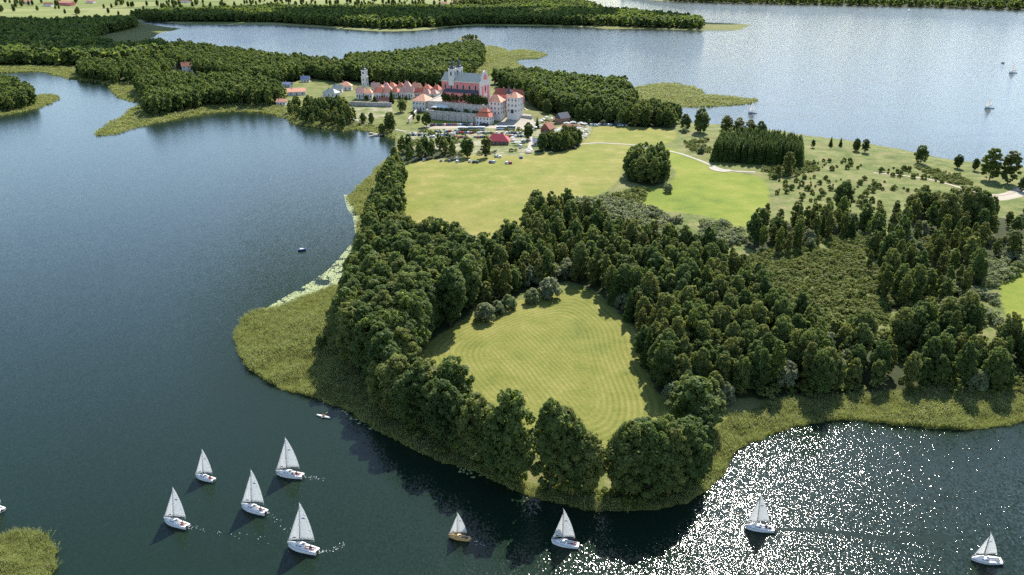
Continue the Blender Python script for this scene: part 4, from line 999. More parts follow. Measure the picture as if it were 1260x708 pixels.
VH = [("white house with red roof, largest among the trees at the left village", 233,88,16,10,6.5,4.5,"white","brownroof","gable"),
 ("small white house left of the largest village house", 214,83,10,8,5,3.5,"white","greyroof","gable"),
 ("tiny orange roofed house deep among the left village trees", 197,78.5,9,7,4,3.5,"white","orange","hip"),
 ("white long house near the inlet trees at upper left", 131,81,14,8,4,3.2,"white","greyroof","gable"),
 ("pale small house behind the inlet trees", 155,82,8,6,3.6,3,"white","greyroof","gable"),
 ("house by the reedy inlet with white walls", 160,93.5,7,6,3.6,2.6,"white","greyroof","gable"),
 ("beige roofed long house in the village clearing", 365,117,17,9,3.6,3.0,"white","orange","gable"),
 ("white cabin with turquoise wall at the village clearing", 354,107,10,6,3,2.0,"white","blueroof","gable"),
 ("blue roofed cottage at the wood edge behind the clearing", 376,101,9,7,3,3.6,"white","blueroof","gable"),
 ("grey lilac roofed house left of the orange roofed one", 408,119,14,9,4,3.4,"white","greyroof","hip"),
 ("second grey roofed house close to the clearing", 416,114,9,8,4.4,3.4,"white","greyroof","gable"),
 ("house with clean orange hip roof left of the clock tower", 426,111,12,10,4.4,4.2,"white","orange","hip"),
 ("white cottage half hidden behind bay shore trees", 393,133,8,6,3,2.6,"white","greyroof","gable"),
 ("white waterside cottage left of the hidden cottage", 347,129,8,6,3,2.4,"white","orange","gable")]
for lab, x, y, L, D, H, RH, wm, rm, rt in VH:
    house("village_house", lab, g1(x, y), R(random.uniform(-25, 25)), L, D, H, RH, M[wm], M[rm], rt, 3, 2 if H > 5 else 1, 1, "village houses left of the monastery")
FH = [("long pinkish farm building on the far fields at top left", 80,6.5,60,18,7,6,"pink","orange"),("far farm house left of the long pinkish building", 60,8,26,14,6,5,"white","brownroof"),
 ("far white farm house on the fields right of the long pinkish building", 112,4,24,14,6,5,"white","orange"),("far farm house at the top middle fields", 228,3.5,30,15,6,5,"white","brownroof"),
 ("far house with orange roof above the peninsula forest", 562,6.5,34,16,7,6,"white","orange"),("second far house above the peninsula forest, further left", 545,7,22,12,6,5,"white","orange"),
 ("pale far house among trees of the far peninsula", 605,18,18,10,6,4,"white","greyroof"),("far roof between field trees at upper left", 34,5,24,14,6,5,"white","orange")]
for lab, x, y, L, D, H, RH, wm, rm in FH:
    house("farm_house", lab, g1(x, y), R(random.uniform(-20, 20)), L, D, H, RH, M[wm], M[rm], "gable", 4, 1, 1, "distant farm houses")
# far field trees: each its own small tree
ft = tpl("broad", 3)[0]
for i in range(150):
    x = random.uniform(0, 640); y = random.uniform(1.5, 15 if x > 180 else 22)
    q = g1(x, y)
    if land_sd(np.array([q.x]), np.array([q.y]))[0] < 40: continue
    for j in range(random.choice((1, 1, 2, 3))):
        o = link("field_tree", ft, None, (q.x + random.uniform(-30, 30), q.y + random.uniform(-30, 30), q.z - .4), random.uniform(0, 6), [random.uniform(.8, 1.3)] * 3)
        o.location.z = float(height(np.array([o.location.x]), np.array([o.location.y]))[0]) - .3
        tag(o, "small dark tree scattered on the distant farm fields", "field tree", "trees on the distant farm fields")

# ------------------------------------------------------------------ cars, tents, stones
PAINT = {k: mat("paint_" + k, c, .3, spec=.5) for k, c in dict(white=(.72,.72,.72), silver=(.42,.44,.46), black=(.03,.03,.035), red=(.42,.03,.03), blue=(.05,.10,.28), green=(.04,.12,.08), grey=(.16,.17,.18)).items()}
def car_mesh(paint):
    m = MB()
    m.slab([(-2.1,.32),(2.0,.32),(2.15,.5),(2.1,.74),(1.15,.92),(-1.95,.95),(-2.15,.7)], -.86, .86, 0)
    b = [(-1.85,-.8,.93),(1.05,-.8,.93),(1.05,.8,.93),(-1.85,.8,.93)]; t = [(-1.35,-.62,1.42),(.25,-.62,1.42),(.25,.62,1.42),(-1.35,.62,1.42)]
    m.add(b + t, [(0,1,5,4),(1,2,6,5),(2,3,7,6),(3,0,4,7)], 1); m.box(-1.38,.28,-.65,.65,1.42,1.48,0)
    for x in (-1.3, 1.3):
        for y in (-.87, .67): m.tube((x,y,.32),(x,y+.2,.32),.32,.32,10,2)
    for y in (-.6, .6): m.box(2.06,2.16,y-.2,y+.2,.6,.72,1); m.box(-2.18,-2.1,y-.15,y+.15,.66,.82,1)
    return m.mesh("car", [PAINT[paint], M["glass"], M["tyre"]])
def coach_mesh(paint):
    m = MB(); m.box(-5.6,5.6,-1.25,1.25,.4,1.5,0); m.box(-5.55,5.55,-1.2,1.2,1.503,2.4,1); m.box(-5.6,5.6,-1.25,1.25,2.403,3.1,0); m.box(-3,2,-.8,.8,3.103,3.35,0)
    for x in (-3.6, 3.4):
        for y in (-1.28, 1.0): m.tube((x,y,.48),(x,y+.28,.48),.48,.48,12,2)
    return m.mesh("coach", [PAINT[paint], M["glass"], M["tyre"]])
CM = {k: car_mesh(k) for k in PAINT}; KM = {k: coach_mesh(k) for k in ("white", "blue", "silver")}
def car(px, py, col, rot, label, group=None, me=None, nm="parked_car", ct="car"):
    p = g1(px, py); o = link(nm, me or CM[col], None, p, rot); return tag(o, label, ct, group)
cols = ["black","red","silver","black","grey","white","red","blue","black","silver","grey"]
for i in range(26):
    c = random.choice(cols); car(531 + i*2.75, 154.6 - .02*i + random.uniform(-.15,.15), c, R(90 + random.uniform(-6, 6)), c + " car parked in the long row under the lower monastery wall", c + " cars under the wall")
for i, (x, y, c) in enumerate([(570,160.6,"white"),(580,160.4,"silver"),(590.5,160.2,"white"),(617,159.6,"white"),(628,159.2,"silver")]):
    car(x, y, c, R(random.uniform(-4, 4)), ["white coach at the left end of the coach line below the car row","silver coach between two white coaches below the car row","white coach in the middle of the forecourt below the car row","white coach near the tree side of the forecourt","silver coach at the right end of the coach line"][i], None, KM[c], "coach", "coach").scale = (.72, .85, .85)
for y0, x0, x1, st in ((162.6, 528, 566, 2.9), (166.5, 505, 560, 3.6), (169.5, 520, 597, 3.4), (164.6, 560, 648, 3.2), (168.6, 628, 650, 3.2)):
    x = x0
    while x < x1:
        if random.random() < .74:
            c = random.choice(["white","silver","white","grey","black","blue","red"])
            car(x, y0 + random.uniform(-.5,.5), c, R(90 + random.uniform(-20, 20)), c + " car parked among the bushes of the big car park in front of the forecourt", c + " cars in the big car park")
        x += st
edge = [(485,196.5,"white"),(496,197.5,"silver"),(543,198.5,"silver"),(553,199,"grey"),(557,198,"black"),(563,200,"white"),(562,196,"white"),(578,199.5,"white"),(583.5,200.5,"black"),(587.5,200.5,"green"),(603.5,200.5,"blue"),(608,200.5,"silver"),(610.5,193.5,"silver"),(615.5,194,"white"),(623.5,201.5,"white"),(627.5,201.5,"red"),(641,195,"blue"),(707,183.5,"black"),(512,197,"grey"),(522,197.5,"white")]
dup_ = {}
for x, y, c in edge: dup_[c] = dup_.get(c, 0) + 1
for x, y, c in edge:
    lab = c + " car parked on the grass edge of the big meadow"; 
    if c == "green": lab = "dark green car at the right end of a trio on the meadow edge"
    if c == "red": lab = "red car beside a white one at the right end of the meadow edge"
    if (x, c) == (707, "black"): lab = "black car alone beside the tree row at the corner of the meadow"
    if (x, c) == (641, "blue"): lab = "dark blue car alone on the meadow edge below the blue roofed pavilion"
    if (x, c) == (603.5, "blue"): lab = "blue car paired with a silver one on the meadow edge"
    car(x, y, c, R(random.uniform(60, 120)), lab, (c + " cars on the meadow edge") if dup_[c] > 1 and "alone" not in lab and "paired" not in lab else None)
for x in np.arange(727, 772, 2.4):
    c = random.choice(["white","white","black","silver","grey"])
    car(x, 154.6 + random.uniform(-.6,.6), c, R(90 + random.uniform(-15,15)), c + " car parked at the top edge of the meadow below the dark wood", c + " cars at the top of the meadow")
car(641, 182, "white", R(75), "white van parked left of the blue roofed pavilion", None, None, "parked_van", "van").scale = (1.25, 1.1, 1.5)

def tent_mesh(w, d, h):
    m = MB()
    for x in (-w/2, w/2):
        for y in (-d/2, d/2): m.tube((x,y,-.2),(x,y,h),.05,.05,5,1)
    m.add([(-w/2-.1,-d/2-.1,h),(w/2+.1,-d/2-.1,h),(w/2+.1,d/2+.1,h),(-w/2-.1,d/2+.1,h),(0,0,h+1.1)], [(0,1,4),(1,2,4),(2,3,4),(3,0,4),(0,3,2,1)], 0)
    m.box(-w/2,w/2,-d/2,d/2-d*.6,.7,.8,1); return m.mesh("market_tent", [M["canvas"], M["metal"]])
TM = [tent_mesh(3, 3, 2.2), tent_mesh(4.5, 3, 2.2)]
tents = [(664,152),(668,150),(673,147.5),(678,149),(684,148),(660,155),(657,160),(665,158),(684,164),(690,163),(686,168),(694,166),(700,164),(706,163),(712,161),(716,165),(720,169),(714,171),(708,168),(722,163),(697,155),(705,154),(714,155),(720,156),(633,176),(637,179),(631,173),(651,188),(644,176)]
for x, y in tents:
    p = g1(x, y); tag(link("market_tent", random.choice(TM), None, p, random.uniform(-.5, .5)), "small white canopy in the fairground between wood, brown cottage and meadow", "canopy", "white canopies of the fairground")
m = MB(); m.tube((0,0,-.2),(0,0,2.6),.06,.06,6,1); m.lathe([(2.4,2.2),(2.35,2.3),(.1,3.2),(.02,3.25)],10,0,0,0)
tag(link("red_parasol", m.mesh("red_parasol", [PAINT["red"], M["metal"]]), None, g1(683.5,149)), "red parasol standing before the dark barn", "parasol")
m = MB()
for x in (-6,-3,0,3,6): m.tube((x,-3,-.2),(x,-3,2.2),.06,.06,5,1)
m.hip(-8,8,-4,4,2.2,4.4,3,0)
tag(link("white_marquee", m.mesh("white_marquee", [M["canvas"], M["metal"]]), None, mp_(8, 9.2, Z1+.03), -A_), "long white marquee roof on the lower terrace beside the corner house", "marquee")
for i in range(11):
    kd = "broad"; u = 9 + i*3.9; q = mp_(u, 13.2 + random.uniform(-.5, .5) - (2 if i > 6 else 0), Z2)
    plant("broad", q[0], q[1], Z2, random.uniform(7, 9.5), "small dark green tree in the line on the terrace before the pink church", "terrace trees before the church", 1.2)
for x, y in ((451,125),(461,125),(471,124.5),(484,123),(492,124),(500,125),(508,119),(518,118),(530,119),(470,115),(486,116),(540,126),(535,131),(528,142),(508,146),(515,150)):
    p = g1(x, y); plant("broad", p.x, p.y, p.z, random.uniform(4, 6.5), "small garden tree between the white hermit houses", "garden trees among the hermit houses", 1.2)
for i in range(12):
    q = mp_(2 + i*4.2, 5 + random.uniform(-2, 3), Z1); plant("shrub", q[0], q[1], Z1, random.uniform(1.5, 3), "green shrub on the ledge between the two monastery walls", "shrubs on the lower terrace", 1.2)
# jetty
p = g1(455,164.5); q = g1(471,167.5); d = (q-p); e = tag(empty("jetty", (p.x, p.y, 0), math.atan2(d.y, d.x)), "small grey wooden jetty at the head of the bay", "jetty"); L = d.xy.length
m = MB(); m.box(0, L, -1, 1, .75, .9); m.box(L*.6, L*.6+1.6, -9, -1.003, .75, .9); m.build("deck", M["plank"], e)
for i in range(5):
    for s in (-.9, .9): m = MB(); m.tube((.5+i*(L-1)/4, s, -1.5), (.5+i*(L-1)/4, s, 1.3), .12); m.build("post", M["timber"], e)

# ------------------------------------------------------------------ people
def skin_mesh(name, pts, edges, rads, material, sub=1):
    me = bpy.data.meshes.new(name); me.from_pydata(pts, edges, []); o = bpy.data.objects.new(name, me); COL.objects.link(o)
    md = o.modifiers.new("skin", 'SKIN'); md.use_smooth_shade = True
    sv = me.skin_vertices[0].data
    for i, r in enumerate(rads): sv[i].radius = (r, r); sv[i].use_root = (i == 0)
    if sub: s = o.modifiers.new("sub", 'SUBSURF'); s.levels = sub; s.render_levels = sub
    dg = bpy.context.evaluated_depsgraph_get(); dg.update()
    out = bpy.data.meshes.new_from_object(o.evaluated_get(dg)); out.name = name
    bpy.data.objects.remove(o); bpy.data.meshes.remove(me)
    out.materials.clear(); out.materials.append(material); return out
SEAT = [(0,0,.06),(.02,0,.30),(.03,0,.48),(.04,0,.58),(.06,0,.72),(.17,0,.70),      # pelvis spine chest neck head nose
 (.0,.19,.50),(.10,.27,.26),(.32,.20,.20),(.40,.18,.20),(.0,-.19,.50),(.10,-.27,.26),(.32,-.20,.20),(.40,-.18,.20),
 (.06,.10,.06),(.46,.13,.10),(.50,.13,-.34),(.62,.13,-.38),(.06,-.10,.06),(.46,-.13,.10),(.50,-.13,-.34),(.62,-.13,-.38)]
SE = [(0,1),(1,2),(2,3),(3,4),(4,5),(2,6),(6,7),(7,8),(8,9),(2,10),(10,11),(11,12),(12,13),(0,14),(14,15),(15,16),(16,17),(0,18),(18,19),(19,20),(20,21)]
SR = [.15,.14,.14,.06,.115,.03,.075,.052,.04,.045,.075,.052,.04,.045,.10,.075,.05,.045,.10,.075,.05,.045]
def sub_skin(name, ids, grow, material):
    mp = {k: i for i, k in enumerate(ids)}
    return skin_mesh(name, [SEAT[k] for k in ids], [(mp[a], mp[b]) for a, b in SE if a in mp and b in mp], [SR[k] + grow for k in ids], material)
PB = skin_mesh("person", SEAT, SE, SR, M["skin"])
JK = {k: sub_skin("jacket", [1,2,0,6,7,8,10,11,12], .025, M[k]) for k in ("jred","jorange","jnavy","jwhite")}
TR_ = sub_skin("trousers", [0,14,15,16,18,19,20], .02, M["trousers"])
hm = MB(); hm.lathe([(.125,-.01),(.13,.04),(.10,.10),(.03,.135),(.005,.138)], 10); HR = hm.mesh("hair", M["hair"], True)
def person(mw, rz, jk, label, group=None):
    o = link("person", PB, None, mw, rz); link("jacket", JK[jk], o); link("trousers", TR_, o); link("hair", HR, o, (.045, 0, .73))
    return tag(o, label, "person", group)

# ------------------------------------------------------------------ sailing boats
def sheet(grid, th):
    G = np.array(grid, float); a, b, _ = G.shape; V = np.concatenate([G.reshape(-1,3), G.reshape(-1,3) + np.array([0, th, 0])]); n = a*b; F = []
    for i in range(a-1):
        for j in range(b-1):
            q = (i*b+j, i*b+j+1, (i+1)*b+j+1, (i+1)*b+j); F.append(q); F.append(tuple(n+k for k in q[::-1]))
    for i in range(a-1): F.append((i*b,(i+1)*b,n+(i+1)*b,n+i*b)); F.append((i*b+b-1,n+i*b+b-1,n+(i+1)*b+b-1,(i+1)*b+b-1))
    for j in range(b-1): F.append((j,n+j,n+j+1,j+1)); F.append(((a-1)*b+j,(a-1)*b+j+1,n+(a-1)*b+j+1,n+(a-1)*b+j))
    m = MB(); m.add(V, F); return m
def make_boat(style="yacht"):
    wood = style == "wood"; L, B = 7.2, 2.5; hullm = M["wood"] if wood else M["hull"]; deckm = M["wood"] if wood else M["deck"]
    e = empty("sailing_boat", (0, 0, 0))
    st = np.linspace(0, 1, 15)
    def hb(s): return B/2 * (.76 + .24*math.sin(min(s/.45, 1)*math.pi/2)) * (1 if s < .45 else max(.012, 1 - ((s-.45)/.55)**2.1))
    def sh(s): return .74 + .42*s**1.6
    m = MB(); V = []; F = []
    for s in st:
        x = -L/2 + L*s; b = hb(s); h = sh(s)
        for k, (fy, fz) in enumerate([(1,1),(.985,.55),(.90,.12),(.62,-.28),(0,-.40),(-.62,-.28),(-.90,.12),(-.985,.55),(-1,1)]):
            rake = .35*(fz - 1)*s**4; V.append((x + rake, b*fy, h*fz if fz > 0 else fz*(1 - .8*s**3)))
    for i in range(14):
        for k in range(8): F.append((i*9+k, i*9+k+1, (i+1)*9+k+1, (i+1)*9+k))
    F.append(tuple(range(9))); m.add(V, F); hl = m.build("hull", hullm, e, smooth=False)
    m = MB()                              # coloured boot stripe
    for sgn in (1, -1):
        for i in range(13):
            a, c = st[i], st[i+1]; p = []
            for s, z in ((a,.60),(c,.60),(c,.68),(a,.68)): p.append((-L/2+L*s, sgn*(hb(s)*.992+.012), sh(s)*z/.74*.98))
            m.add(p, [(0,1,2,3)])
    m.build("stripe", M["timber"] if wood else M["blue"], hl)
    c0, c1, cw = .06, .40, .62
    m = MB()                              # deck with an open cockpit
    for i in range(14):
        a, c = st[i], st[i+1]; xa, xc = -L/2+L*a, -L/2+L*c
        if a >= c0 - .01 and c <= c1 + .04:
            for sg in (1, -1): m.add([(xa,sg*hb(a)*.99,sh(a)-.02),(xc,sg*hb(c)*.99,sh(c)-.02),(xc,sg*cw,sh(c)+.0),(xa,sg*cw,sh(a)+.0)], [(0,1,2,3)])
        else: m.add([(xa,hb(a)*.99,sh(a)-.02),(xc,hb(c)*.99,sh(c)-.02),(xc,0,sh(c)+.04),(xa,0,sh(a)+.04),(xa,-hb(a)*.99,sh(a)-.02),(xc,-hb(c)*.99,sh(c)-.02)], [(0,1,2,3),(3,2,5,4)])
    m.build("deck", deckm, e)
    m = MB(); xa, xc = -L/2+L*.0714, -L/2+L*.4286
    m.box(xa, xc, -cw, cw, .22, .30); m.box(xa, xc, cw, cw+.03, .30, .86); m.box(xa, xc, -cw-.03, -cw, .30, .86); m.box(xa-.03, xa, -cw, cw, .30, .76); m.box(xc, xc+.03, -cw, cw, .30, .9)
    m.build("cockpit", deckm, e)
    m = MB()
    for sg in (1, -1): m.box(xa+.01, xc-.01, sg*.46-.16, sg*.46+.16, .303, .58)
    m.build("bench", M["plank"] if wood else M["hull"], e)
    # cabin trunk
    x0, x1 = xc+.04, L/2 - L*.20; V = []
    cs = [(x0,.80,.92,1.42),(x0+1.0,.78,.95,1.45),(x0+1.9,.60,.98,1.36),(x1,.28,1.02,1.14)]
    for x, w, zb, zt in cs: V += [(x,w,zb-.12),(x,w*.86,zt),(x,-w*.86,zt),(x,-w,zb-.12)]
    F = [(0,1,2,3),(12,15,14,13)]
    for i in range(3): F += [(i*4+k, i*4+k+1, i*4+k+5, i*4+k+4) for k in range(3)]
    m = MB(); m.add(V, F); cb = m.build("cabin", M["wood"] if wood else M["hull"], e)
    for sg in (1, -1):
        m = MB(); m.add([(x0+.25,sg*.775,1.03),(x0+1.0,sg*.765,1.06),(x0+1.7,sg*.64,1.08),(x0+1.7,sg*.60,1.26),(x0+1.0,sg*.715,1.32),(x0+.25,sg*.735,1.29)], [(0,1,2,3,4,5)]); m.build("window", M["glass"], cb)
    m = MB(); m.box(x0-.02, x0+.55, -.32, .32, 1.41, 1.47); m.build("hatch", M["dark"], cb)
    xm = -L/2 + L*.60; Hm = 10.3
    m = MB(); m.tube((xm,0,1.2),(xm,0,Hm),.065,.045,8); m.tube((xm,-.75,5.6),(xm,.75,5.6),.025); m.build("mast", M["wood"] if wood else M["metal"], e)
    foot = L*.45; ba = R(13)
    m = MB(); bx, by = xm - foot*math.cos(ba), -foot*math.sin(ba); m.tube((xm,0,1.95),(bx,by,1.95),.055,.05,7); m.build("boom", M["wood"] if wood else M["metal"], e)
    m = MB(); m.tube((xm-.1,-.02,2.03),(bx+.3,by*.92,2.06),.10,.07,7); m.build("sail_cover", M["dark"], e)
    G = []
    for i in range(13):
        t = i/12; z = 2.1 + (Hm-.15-2.1)*t; w = foot*.97*((1-t)**.92 + .32*t*(1-t)) + .06; tw = ba + R(9)*t; row = []
        for j in range(8):
            s = j/7; cam_ = .11*w*math.sin(math.pi*s**.8)*(1-.3*t); row.append((xm-.07 - w*s*math.cos(tw), -w*s*math.sin(tw) - cam_, z + .10*s*(1-t)))
        G.append(row)
    ms = sheet(G, .02).build("mainsail", M["sail"], e, smooth=True)
    m = MB()
    for t in (.25, .5, .74):
        i = int(t*12); r_ = G[i]
        for j in range(4, 7): m.tube(Vector(r_[j])+Vector((0,.03,0)), Vector(r_[j+1])+Vector((0,.03,0)), .018, .018, 4)
    m.build("batten", M["metal"], ms)
    m = MB(); r_ = G[7]; p = Vector(r_[3]); m.box(p.x-.35, p.x+.35, p.y+.10, p.y+.11, p.z-.10, p.z+.14); m.build("sail_mark", M["blue"], ms)
    xf = L/2 - .15; zf, zt = 1.25, Hm*.86; G2 = []
    for i in range(13):
        t = i/12; bot = Vector((xf,0,zf)); top = Vector((xm+.12,0,zt)); lu = bot.lerp(top, t); clew = Vector((xm-.25,-.95,1.75)); le = clew.lerp(top, t); row = []
        for j in range(7):
            s = j/6; p = lu.lerp(le, s); p.y -= .13*(le-lu).length*math.sin(math.pi*s**.8); row.append(tuple(p))
        G2.append(row)
    jb = sheet(G2, .02).build("jib", M["sail"], e, smooth=True)
    p = Vector(G2[1][2]); m = MB(); m.box(p.x-.45, p.x+.35, p.y+.06, p.y+.10, p.z-.08, p.z+.12); m.build("sail_mark", M["dark"], jb)
    m = MB()
    for a, b in (((xf,0,1.2),(xm,0,zt+.1)), ((-L/2+.1,0,.8),(xm,0,Hm)), ((xm-.2,1.15,.95),(xm,.75,5.6)), ((xm,.75,5.6),(xm,0,Hm-.5)), ((xm-.2,-1.15,.95),(xm,-.75,5.6)), ((xm,-.75,5.6),(xm,0,Hm-.5))): m.tube(a, b, .012, .012, 4)
    m.build("rigging", M["metal"], e)
    m = MB(); zz = 1.75
    for sg in (1, -1): m.tube((L/2-.1,0,zz-.05),(L/2-1.2,sg*.55,zz-.1),.022,.022,5); m.tube((L/2-1.2,sg*.55,zz-.1),(L/2-1.2,sg*.55,1.05),.02,.02,5)
    m.tube((L/2-.1,0,zz-.05),(L/2-.15,0,1.1),.02,.02,5); m.build("pulpit", M["metal"], e)
    m = MB(); m.box(-L/2-.30, -L/2-.02, -.03, .03, -.9, .75); m.tube((-L/2-.1,0,.8),(-L/2+1.1,0,.95),.025,.02,5); m.build("rudder", M["wood"], e)
    if not wood:
        m = MB(); m.box(-L/2-.45, -L/2-.08, .45, .72, .55, 1.0); m.box(-L/2-.3, -L/2-.15, .53, .63, -.5, .55); m.build("outboard_motor", M["dark"], e)
    return e
def copy_tree(o, parent=None):
    c = o.copy(); COL.objects.link(c)
    if parent: c.parent = parent
    for ch in list(o.children): copy_tree(ch, c)
    return c
YACHT = make_boat(); WOODB = make_boat("wood"); first = [True]
# centre of the waterline in the picture, length, heading, heel, trim, wooden?, label, crew (colours)
BOATS = [
 ((216,646),6.9,160,11,0,0,"white sailing boat lowest but one in the left group, crew in red jackets",["jred","jorange"]),
 ((252,590),5.7,162,9,0,0,"smallest white sailing boat at the upper left of the left group",["jred","jnavy"]),
 ((356,586),7.4,170,8,0,0,"tall white sailing boat at the upper right of the left group",["jred","jred","jnavy"]),
 ((312,629),7.1,160,10,0,0,"white sailing boat in the middle of the left group of five",["jnavy","jred"]),
 ((372,677),7.6,163,10,0,0,"white sailing boat nearest the bottom edge in the left group",["jred","jnavy","jorange"]),
 ((565,663),5.0,168,5,0,1,"small sailing boat with yellow varnished wooden hull",["jnavy"]),
 ((695,671),6.3,168,4,0,0,"white sailing boat at the left border of the glittering water",["jred","jwhite"]),
 ((934,652),6.5,172,3,0,0,"grey shaded sailing boat in the middle of the brightest sun glitter",["jnavy","jnavy"]),
 ((1213,691),6.2,170,-8,4,0,"white sailing boat near the lower right corner",["jwhite"]),
 ((-10,627),6.6,165,8,0,0,"white boat stern cut off by the left edge",[]),
]
def place_boat(b, proto):
    (px, py), L, hd, heel, trim, wd, lab, crew = b; o = proto if wd or first[0] else copy_tree(proto)
    if not wd: first[0] = False
    w = at(px, py, 0); s = L/7.2; o.location = (w[0], w[1], 0); o.scale = (s, s, s*random.uniform(.94, 1.05)); o.rotation_euler = (R(heel), R(trim), R(hd)); tag(o, lab, "sailing boat"); return o, s
CREW_AT = ["lowest but one left boat","smallest left boat","tall upper right boat","middle boat of five","boat nearest the bottom","yellow wooden boat","boat at the glitter border","grey shaded boat","lower right boat",""]
bpy.context.view_layer.update()
for b in BOATS:
    o, s = place_boat(b, WOODB if b[5] else YACHT)
    mw = Matrix.LocRotScale(o.location, o.rotation_euler, o.scale)
    for i, jk in enumerate(b[7]):
        lp = mw @ Vector((-2.5 + i*.75, (.46, -.46, .46)[i], .60)); cl = dict(jred="red", jorange="orange", jnavy="navy", jwhite="pale")[jk]
        where = ("in the forward cockpit", )[0] if i == 2 else "amidships" if i else "by the tiller"
        person(lp, R(b[2] + (-90, 90, -90)[i]), jk, "person in %s sitting %s of the %s" % (cl, where, CREW_AT[BOATS.index(b)]))
FARB = [((1217,133.5),7.6,162,6,"distant white sailing boat, nearest of those on the right hand lake"),((925.5,139.5),7.2,165,5,"distant sailing boat just off the tip of the reedy islet"),((1246,90),8.5,160,5,"distant sailing boat near the right edge, beyond the nearest one"),((1118,14.5),8,165,4,"tiny far sailing boat below the far right shore")]
for (px, py), L, hd, heel, lab in FARB:
    o, s = place_boat(((px, py), L, hd, heel, 0, 0, lab, []), YACHT)
# small craft without sails
def small_hull(L, B, h, n=9):
    m = MB(); V = []; F = []; st = np.linspace(-1, 1, n)
    for s in st:
        b = B/2*max(.03, 1-abs(s)**2.4)
        for fy, fz in ((1,1),(.8,.2),(0,-.15),(-.8,.2),(-1,1)): V.append((s*L/2, b*fy, h*fz*(1+.3*s*s if fz == 1 else 1)))
    for i in range(n-1):
        for k in range(4): F.append((i*5+k, i*5+k+1, (i+1)*5+k+1, (i+1)*5+k))
        F.append((i*5, (i+1)*5, (i+1)*5+4, i*5+4))
    m.add(V, F); return m
w = at(398, 513.5); e = tag(empty("kayak", (w[0], w[1], .03), R(-22)), "pale kayak paddling close to the front reed edge", "kayak")
small_hull(4.6, .75, .34).build("hull", M["hull"], e, smooth=True); m = MB(); m.lathe([(.42,.0),(.45,.10),(.36,.11)], 12); ck = m.build("cockpit_rim", M["dark"], e, (0, 0, .33))
m = MB(); m.tube((.45,-1.1,.75),(.45,1.1,.95),.02,.02,5); m.box(.38,.52,-1.45,-1.08,.70,.76); m.box(.38,.52,1.08,1.45,.92,.98); m.build("paddle", M["wood"], e)
person((w[0], w[1], .33), R(-22), "jorange", "person in an orange jacket sitting in the pale kayak")
w = at(371.5, 308.5); e = tag(empty("motor_boat", (w[0], w[1], .05), R(200)), "small blue and white motor boat alone on the left lake", "motor boat")
small_hull(3.6, 1.5, .6).build("hull", M["blue"], e); m = MB(); m.box(-.7,.9,-.55,.55,.55,.95); m.build("cabin", M["hull"], e); m = MB(); m.add([(.9,-.5,.95),(.9,.5,.95),(.5,.45,1.4),(.5,-.45,1.4)], [(0,1,2,3)]); m.build("windscreen", M["glass"], e)
w = at(1234, 78); e = tag(empty("motor_boat", (w[0], w[1], .05), R(100)), "tiny white motor boat beyond the sailing boats at the right edge", "motor boat")
small_hull(6.5, 2.4, 1.1).build("hull", M["hull"], e); m = MB(); m.box(-1.6,1.4,-.85,.85,1.0,2.3); m.build("cabin", M["hull"], e)

# wakes: foam flecks and smoothed water behind the boats
def wake(pts, w0, w1, n, label, slick=True, fo=True):
    W = np.array([at(*p) for p in pts]); d = np.vstack([[0], np.cumsum(np.linalg.norm(np.diff(W, axis=0), axis=1))[:, None]])[:, 0]
    t = np.linspace(0, d[-1], max(6, int(d[-1]/1.5))); P = np.column_stack([np.interp(t, d, W[:, 0]), np.interp(t, d, W[:, 1])])
    for _ in range(4): P[1:-1] = .25*P[:-2] + .5*P[1:-1] + .25*P[2:]
    g = np.gradient(P, axis=0); g /= np.linalg.norm(g, axis=1)[:, None]; nn = np.column_stack([-g[:, 1], g[:, 0]]); V = []; F = []
    if slick:
        for i, (p, q) in enumerate(zip(P, nn)):
            ww = (w0 + (w1-w0)*i/len(P)) * random.uniform(.6, 1.3) * (1 if i < len(P)-2 else .2); V += [(p[0]-q[0]*ww, p[1]-q[1]*ww, .012), (p[0]+q[0]*ww, p[1]+q[1]*ww, .012)]
            if i: F.append((2*i-2, 2*i, 2*i+1, 2*i-1))
        tag(link("boat_wake", np_mesh("boat_wake", V, F, M["slick"])), label, "wake", None, "stuff")
    if fo:
        V = []; F = []
        for k in range(n):
            fi = (len(P)-1.01) * random.random()**2.2; i = int(fi); p = P[i]*(1-fi+i) + P[i+1]*(fi-i) + nn[i]*random.gauss(0, .30 + .05*fi); r = random.uniform(.02, .08); c = len(V); o = random.random()*6
            V += [(p[0]+r*random.uniform(.5,1.4)*math.cos(o+a*1.05), p[1]+r*random.uniform(.5,1.4)*math.sin(o+a*1.05), .03) for a in range(6)]; F.append((c,c+1,c+2,c+3)); F.append((c,c+3,c+4,c+5))
        tag(link("wake_foam", np_mesh("wake_foam", V, F, M["foam"])), label.replace("smooth dark", "flecks of foam in the"), "foam", None, "stuff")
wake([(947,652),(985,651),(1030,655),(1075,662),(1130,665),(1180,660)], .45, 1.5, 30, "smooth dark wake behind the shaded boat in the glitter")
wake([(232,648),(270,655),(320,664),(352,671)], .25, .35, 40, "smooth dark wake behind the lowest but one boat of the left group")
wake([(373,587),(385,588),(400,589)], .3, .3, 40, "smooth dark wake behind the tall boat of the left group", False)
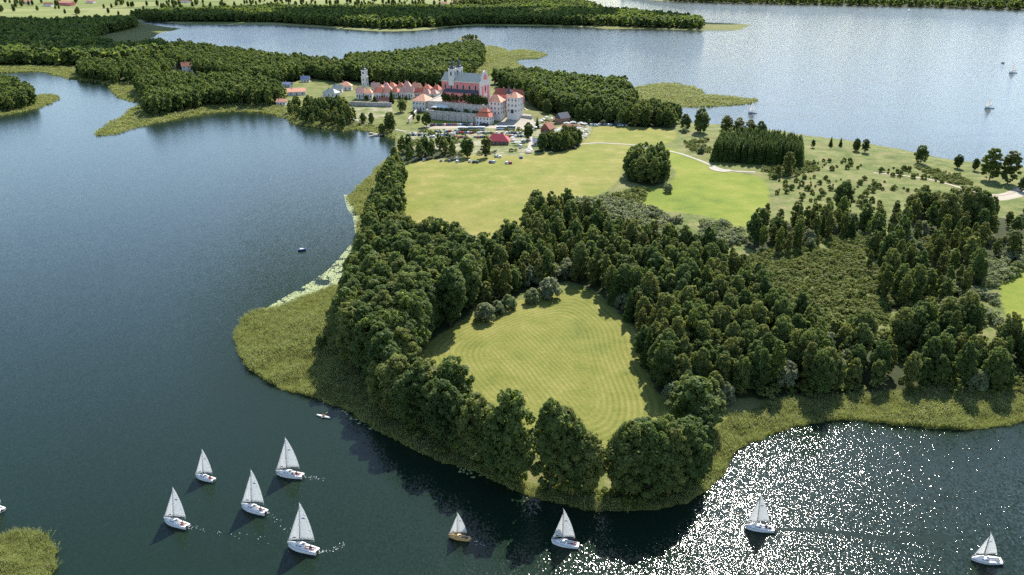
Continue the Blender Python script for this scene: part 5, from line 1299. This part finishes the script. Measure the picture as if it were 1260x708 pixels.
wake([(391,679),(402,681),(415,674),(425,670)], .4, .4, 60, "smooth dark wake behind the boat nearest the bottom edge", False)
wake([(328,632),(345,640),(355,655)], .2, .2, 24, "smooth dark wake behind the middle boat of the left group", False)
wake([(578,664),(590,668),(600,674)], .25, .2, 30, "smooth dark wake behind the wooden boat", False)
wake([(711,673),(760,672),(820,668)], .4, .8, 30, "smooth dark wake behind the boat at the glitter border")

# ------------------------------------------------------------------ clouds high above (one shades the far left forest)
def cloud(name, x, y, z, sx, sy, sz, seed, n=44):
    r = random.Random(seed); bm = bmesh.new()
    for i in range(n):
        a = r.uniform(0, 6.28); d = math.sqrt(r.random()); px, py = d*math.cos(a)*sx, d*math.sin(a)*sy; rr = (1.1-d*.7)*sz*r.uniform(.7, 1.1)
        b = bmesh.ops.create_icosphere(bm, subdivisions=3, radius=rr, matrix=Matrix.Translation((px, py, rr*.35 + r.uniform(0, sz*.4*(1-d)))))
        for v in b["verts"]: v.co.z = max(v.co.z, -.12*sz)
    for v in bm.verts:
        f = float(fbm(np.array([v.co.x/60+v.co.z/50]), np.array([v.co.y/60-v.co.z/70]), seed)[0]) - .5; v.co += v.normal * f * sz*.5
    me = bpy.data.meshes.new(name); bm.to_mesh(me); bm.free(); me.materials.append(M["cloud"]); me.polygons.foreach_set("use_smooth", [True]*len(me.polygons))
    return tag(link(name, me, None, (x, y, z)), kind="structure")
def cloud_over(px, py, z, sx, sy, sz, seed):
    w = at(px, py, 0); k = z / math.tan(SUN_EL); return cloud("cloud", w[0] + k*math.sin(SUN_AZ), w[1] + k*math.cos(SUN_AZ), z, sx, sy, sz, seed)
w_ = (-870.0, 1640.0); k_ = 900 / math.tan(SUN_EL)
cloud("cloud", w_[0] + k_*math.sin(SUN_AZ), w_[1] + k_*math.cos(SUN_AZ), 900, 480, 520, 190, 3)
cloud_over(560, 26, 950, 700, 180, 120, 5)  # extra cloud out of view, added for its pale reflection on the water
cloud("cloud", 1500, 9500, 500, 7500, 900, 620, 8, 150)      # unseen cloud bank, added so its grey reflection tones down the far lake
